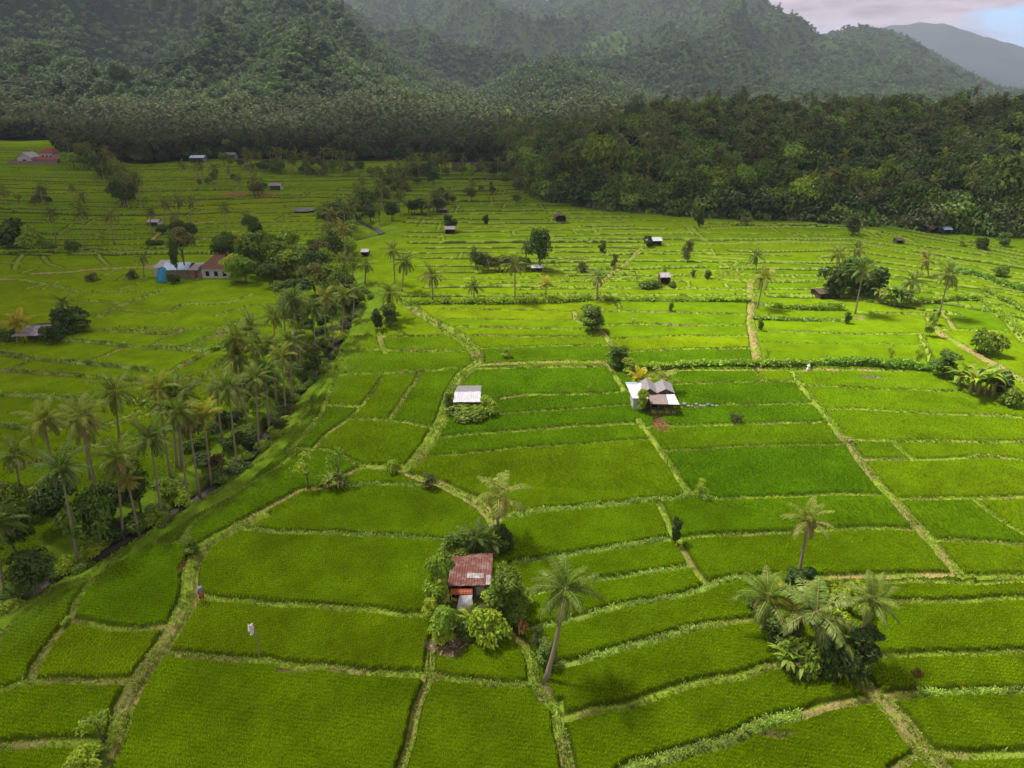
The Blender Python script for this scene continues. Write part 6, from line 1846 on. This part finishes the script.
farmer(203, 604, 'person in a grey hat and shirt and red sarong on the grassy path at left', .8)
p = gp(633, 325)
sc_ = empty('scarecrow', (p.x, p.y, gz(p.x, p.y)), 'small pale straw coloured scarecrow standing in the paddy', 'scarecrow')
MB().tube([(0, 0, -.1), (0, 0, 1.7)], [.04, .035], 6).build('pole', M['wood'], sc_)
MB().tube([(-.5, 0, 1.25), (.5, 0, 1.25)], [.03, .03], 6).build('arm', M['wood'], sc_)
mb = MB(); mb.tube([(0, 0, .5), (0, 0, .9), (0, 0, 1.3), (0, 0, 1.42)], [.26, .21, .19, .06], 10); mb.tube([(-.48, 0, 1.24), (.48, 0, 1.24)], [.09, .09], 8).build('shirt', simple('pale_shirt', (.55, .48, .3), (.42, .36, .2)), sc_, True)
p = gp(808, 370)
o = empty('shrine', (p.x, p.y, gz(p.x, p.y) + .2), 'small white field shrine beside the hedge', 'shrine')
MB().box(-.22, .22, -.22, .22, -.3, .2).build('base', M['white'], o)
MB().box(-.14, .14, -.14, .14, .202, .6).build('body', M['white'], o)
mb = MB(); vs = [mb.bm.verts.new(v) for v in [(-.24, -.24, .6), (.24, -.24, .6), (.24, .24, .6), (-.24, .24, .6), (0, 0, .9)]]
for f in [(0, 1, 4), (1, 2, 4), (2, 3, 4), (3, 0, 4), (3, 2, 1, 0)]: mb.bm.faces.new([vs[i] for i in f])
mb.build('roof', M['white'], o)
p = gp(850, 445); o = MB().box(-.34, .34, -.2, .2, 0, .2).box(-.2, .2, -.12, .12, .202, .32).build('sluice_box', M['plaster_brown'], None, False, (p.x, p.y, gz(p.x, p.y) + .25)); props(o, 'pale concrete water box on the long diagonal bund', 'water box')
# ------------------------------------------------------------------ light, sky, air
SUN_EL, SUN_AZ = 62.0, -62.0                    # azimuth measured from the viewing direction, negative = to the left
sd_ = bpy.data.lights.new('sun', 'SUN'); so = bpy.data.objects.new('sun', sd_); link(so)
sd_.energy = SUN_E; sd_.angle = math.radians(SUN_A); sd_.color = (1.0, 0.95, 0.86)
el, az = math.radians(SUN_EL), math.radians(SUN_AZ)
tos = Vector((math.sin(az) * math.cos(el), math.cos(az) * math.cos(el), math.sin(el)))
so.rotation_euler = tos.to_track_quat('Z', 'Y').to_euler()
w = bpy.data.worlds.new('World'); scene.world = w; w.use_nodes = True
nt = w.node_tree; bg = nt.nodes['Background']
sky = nt.nodes.new('ShaderNodeTexSky'); sky.sky_type = 'NISHITA'; sky.sun_disc = False
sky.sun_elevation = el; sky.sun_rotation = az; sky.altitude = 300; sky.air_density = 1.0; sky.dust_density = 2.0
tc = nt.nodes.new('ShaderNodeTexCoord')
mp = N(nt, 'ShaderNodeMapping'); mp.inputs['Scale'].default_value = (1.2, 1.2, 5.5); mp.inputs['Location'].default_value = CLOUD_LOC
nt.links.new(tc.outputs['Generated'], mp.inputs['Vector'])
n1 = N(nt, 'ShaderNodeTexNoise', Scale=2.6, Detail=7, Roughness=0.55); nt.links.new(mp.outputs[0], n1.inputs['Vector'])
mr = N(nt, 'ShaderNodeMapRange'); mr.inputs[1].default_value = 0.30; mr.inputs[2].default_value = 0.42; nt.links.new(n1.outputs[0], mr.inputs[0])
n2 = N(nt, 'ShaderNodeTexNoise', Scale=5.0, Detail=6, Roughness=0.6); nt.links.new(mp.outputs[0], n2.inputs['Vector'])
shade = nt.nodes.new('ShaderNodeValToRGB'); shade.color_ramp.elements[0].position = .35; shade.color_ramp.elements[1].position = .68
shade.color_ramp.elements[0].color = (1.1, .92, 1.1, 1); shade.color_ramp.elements[1].color = (3.7, 3.0, 3.35, 1)
nt.links.new(n2.outputs[0], shade.inputs[0])
# a break in the cloud low on the right, beside the volcano
d0 = (math.sin(math.radians(37.2)) * math.cos(math.radians(3.6)), math.cos(math.radians(37.2)) * math.cos(math.radians(3.6)), math.sin(math.radians(3.6)))
m2 = N(nt, 'ShaderNodeMapping'); m2.inputs['Location'].default_value = (-d0[0] * 9, -d0[1] * 9, -d0[2] * 42); m2.inputs['Scale'].default_value = (9, 9, 42)
nt.links.new(tc.outputs['Generated'], m2.inputs['Vector'])
ln = N(nt, 'ShaderNodeVectorMath', operation='LENGTH'); nt.links.new(m2.outputs[0], ln.inputs[0])
n3 = N(nt, 'ShaderNodeTexNoise', Scale=9.0, Detail=6, Roughness=0.6); nt.links.new(mp.outputs[0], n3.inputs['Vector'])
ad = N(nt, 'ShaderNodeMath', operation='MULTIPLY_ADD'); nt.links.new(n3.outputs[0], ad.inputs[0]); ad.inputs[1].default_value = 1.2; nt.links.new(ln.outputs['Value'], ad.inputs[2])
hole = N(nt, 'ShaderNodeMapRange'); hole.inputs[1].default_value = 1.45; hole.inputs[2].default_value = 1.8; nt.links.new(ad.outputs[0], hole.inputs[0])
mn = N(nt, 'ShaderNodeMath', operation='MULTIPLY'); nt.links.new(mr.outputs[0], mn.inputs[0]); nt.links.new(hole.outputs[0], mn.inputs[1])
blue = mixc(nt, sky.outputs[0], (1.1, 2.4, 4.6), 0.65)
c = mixc(nt, blue, shade.outputs[0], mn.outputs[0])
nt.links.new(c, bg.inputs[0]); bg.inputs[1].default_value = SKY_E
scene.view_settings.view_transform = 'Standard'
scene.view_settings.look = 'None'
scene.view_settings.exposure = EXPO
scene.view_settings.gamma = 1
scene.view_settings.use_curve_mapping = False

# unseen clouds added to shade the valley's edges, with a gap that lets the sun onto the middle fields
mc, nt, out = new_mat('shade_cloud_vapour')
dd = N(nt, 'ShaderNodeBsdfDiffuse'); dd.inputs[0].default_value = (.9, .9, .92, 1)
tt = N(nt, 'ShaderNodeBsdfTranslucent'); tt.inputs[0].default_value = (.92, .92, .94, 1)
mx = N(nt, 'ShaderNodeMixShader'); mx.inputs[0].default_value = .55
nt.links.new(dd.outputs[0], mx.inputs[1]); nt.links.new(tt.outputs[0], mx.inputs[2]); nt.links.new(mx.outputs[0], out.inputs[0])
CLZ = 1000.0
off = tos / tos.z * CLZ                                  # where the sunbeam to the origin crosses the cloud level
for k, (sx, sy, rx, ry) in enumerate(SHADE_CLOUDS):            # place of the cloud's shadow on the ground, half widths
    bm_ = bmesh.new(); bmesh.ops.create_icosphere(bm_, subdivisions=5, radius=1)
    v = np.array([q.co[:] for q in bm_.verts])
    f = 0.72 + 0.55 * fbm(v[:, 0] * 2.2 + k * 3 + 40, v[:, 1] * 2.2 + v[:, 2] * 1.7 + 40, 300 + k, 5)
    for q, s_ in zip(bm_.verts, f):
        q.co = (q.co.x * s_ * rx, q.co.y * s_ * ry, max(q.co.z, -.25) * s_ * min(rx, ry) * .35)
    me = bpy.data.meshes.new('shade_cloud'); bm_.to_mesh(me); bm_.free(); me.materials.append(mc)
    for p_ in me.polygons: p_.use_smooth = True
    props(obj('shade_cloud', me, None, (sx + off.x, sy + off.y, CLZ + 60)), kind='structure')

# the air of the valley
if HAZE > 0:
    mb = MB(); mb.box(-13500, 13500, -900, 15500, -6, 500)
    mz, nt, out = new_mat('humid_air')
    v = N(nt, 'ShaderNodeVolumePrincipled', Density=HAZE, Anisotropy=0.2); v.inputs['Color'].default_value = (0.72, 0.85, 1.0, 1)
    nt.links.new(v.outputs[0], out.inputs['Volume'])
    props(mb.build('haze', mz), kind='stuff')
scene.cycles.volume_bounces = 0
scene.cycles.max_bounces = 5; scene.cycles.diffuse_bounces = 3; scene.cycles.transmission_bounces = 3; scene.cycles.transparent_max_bounces = 4
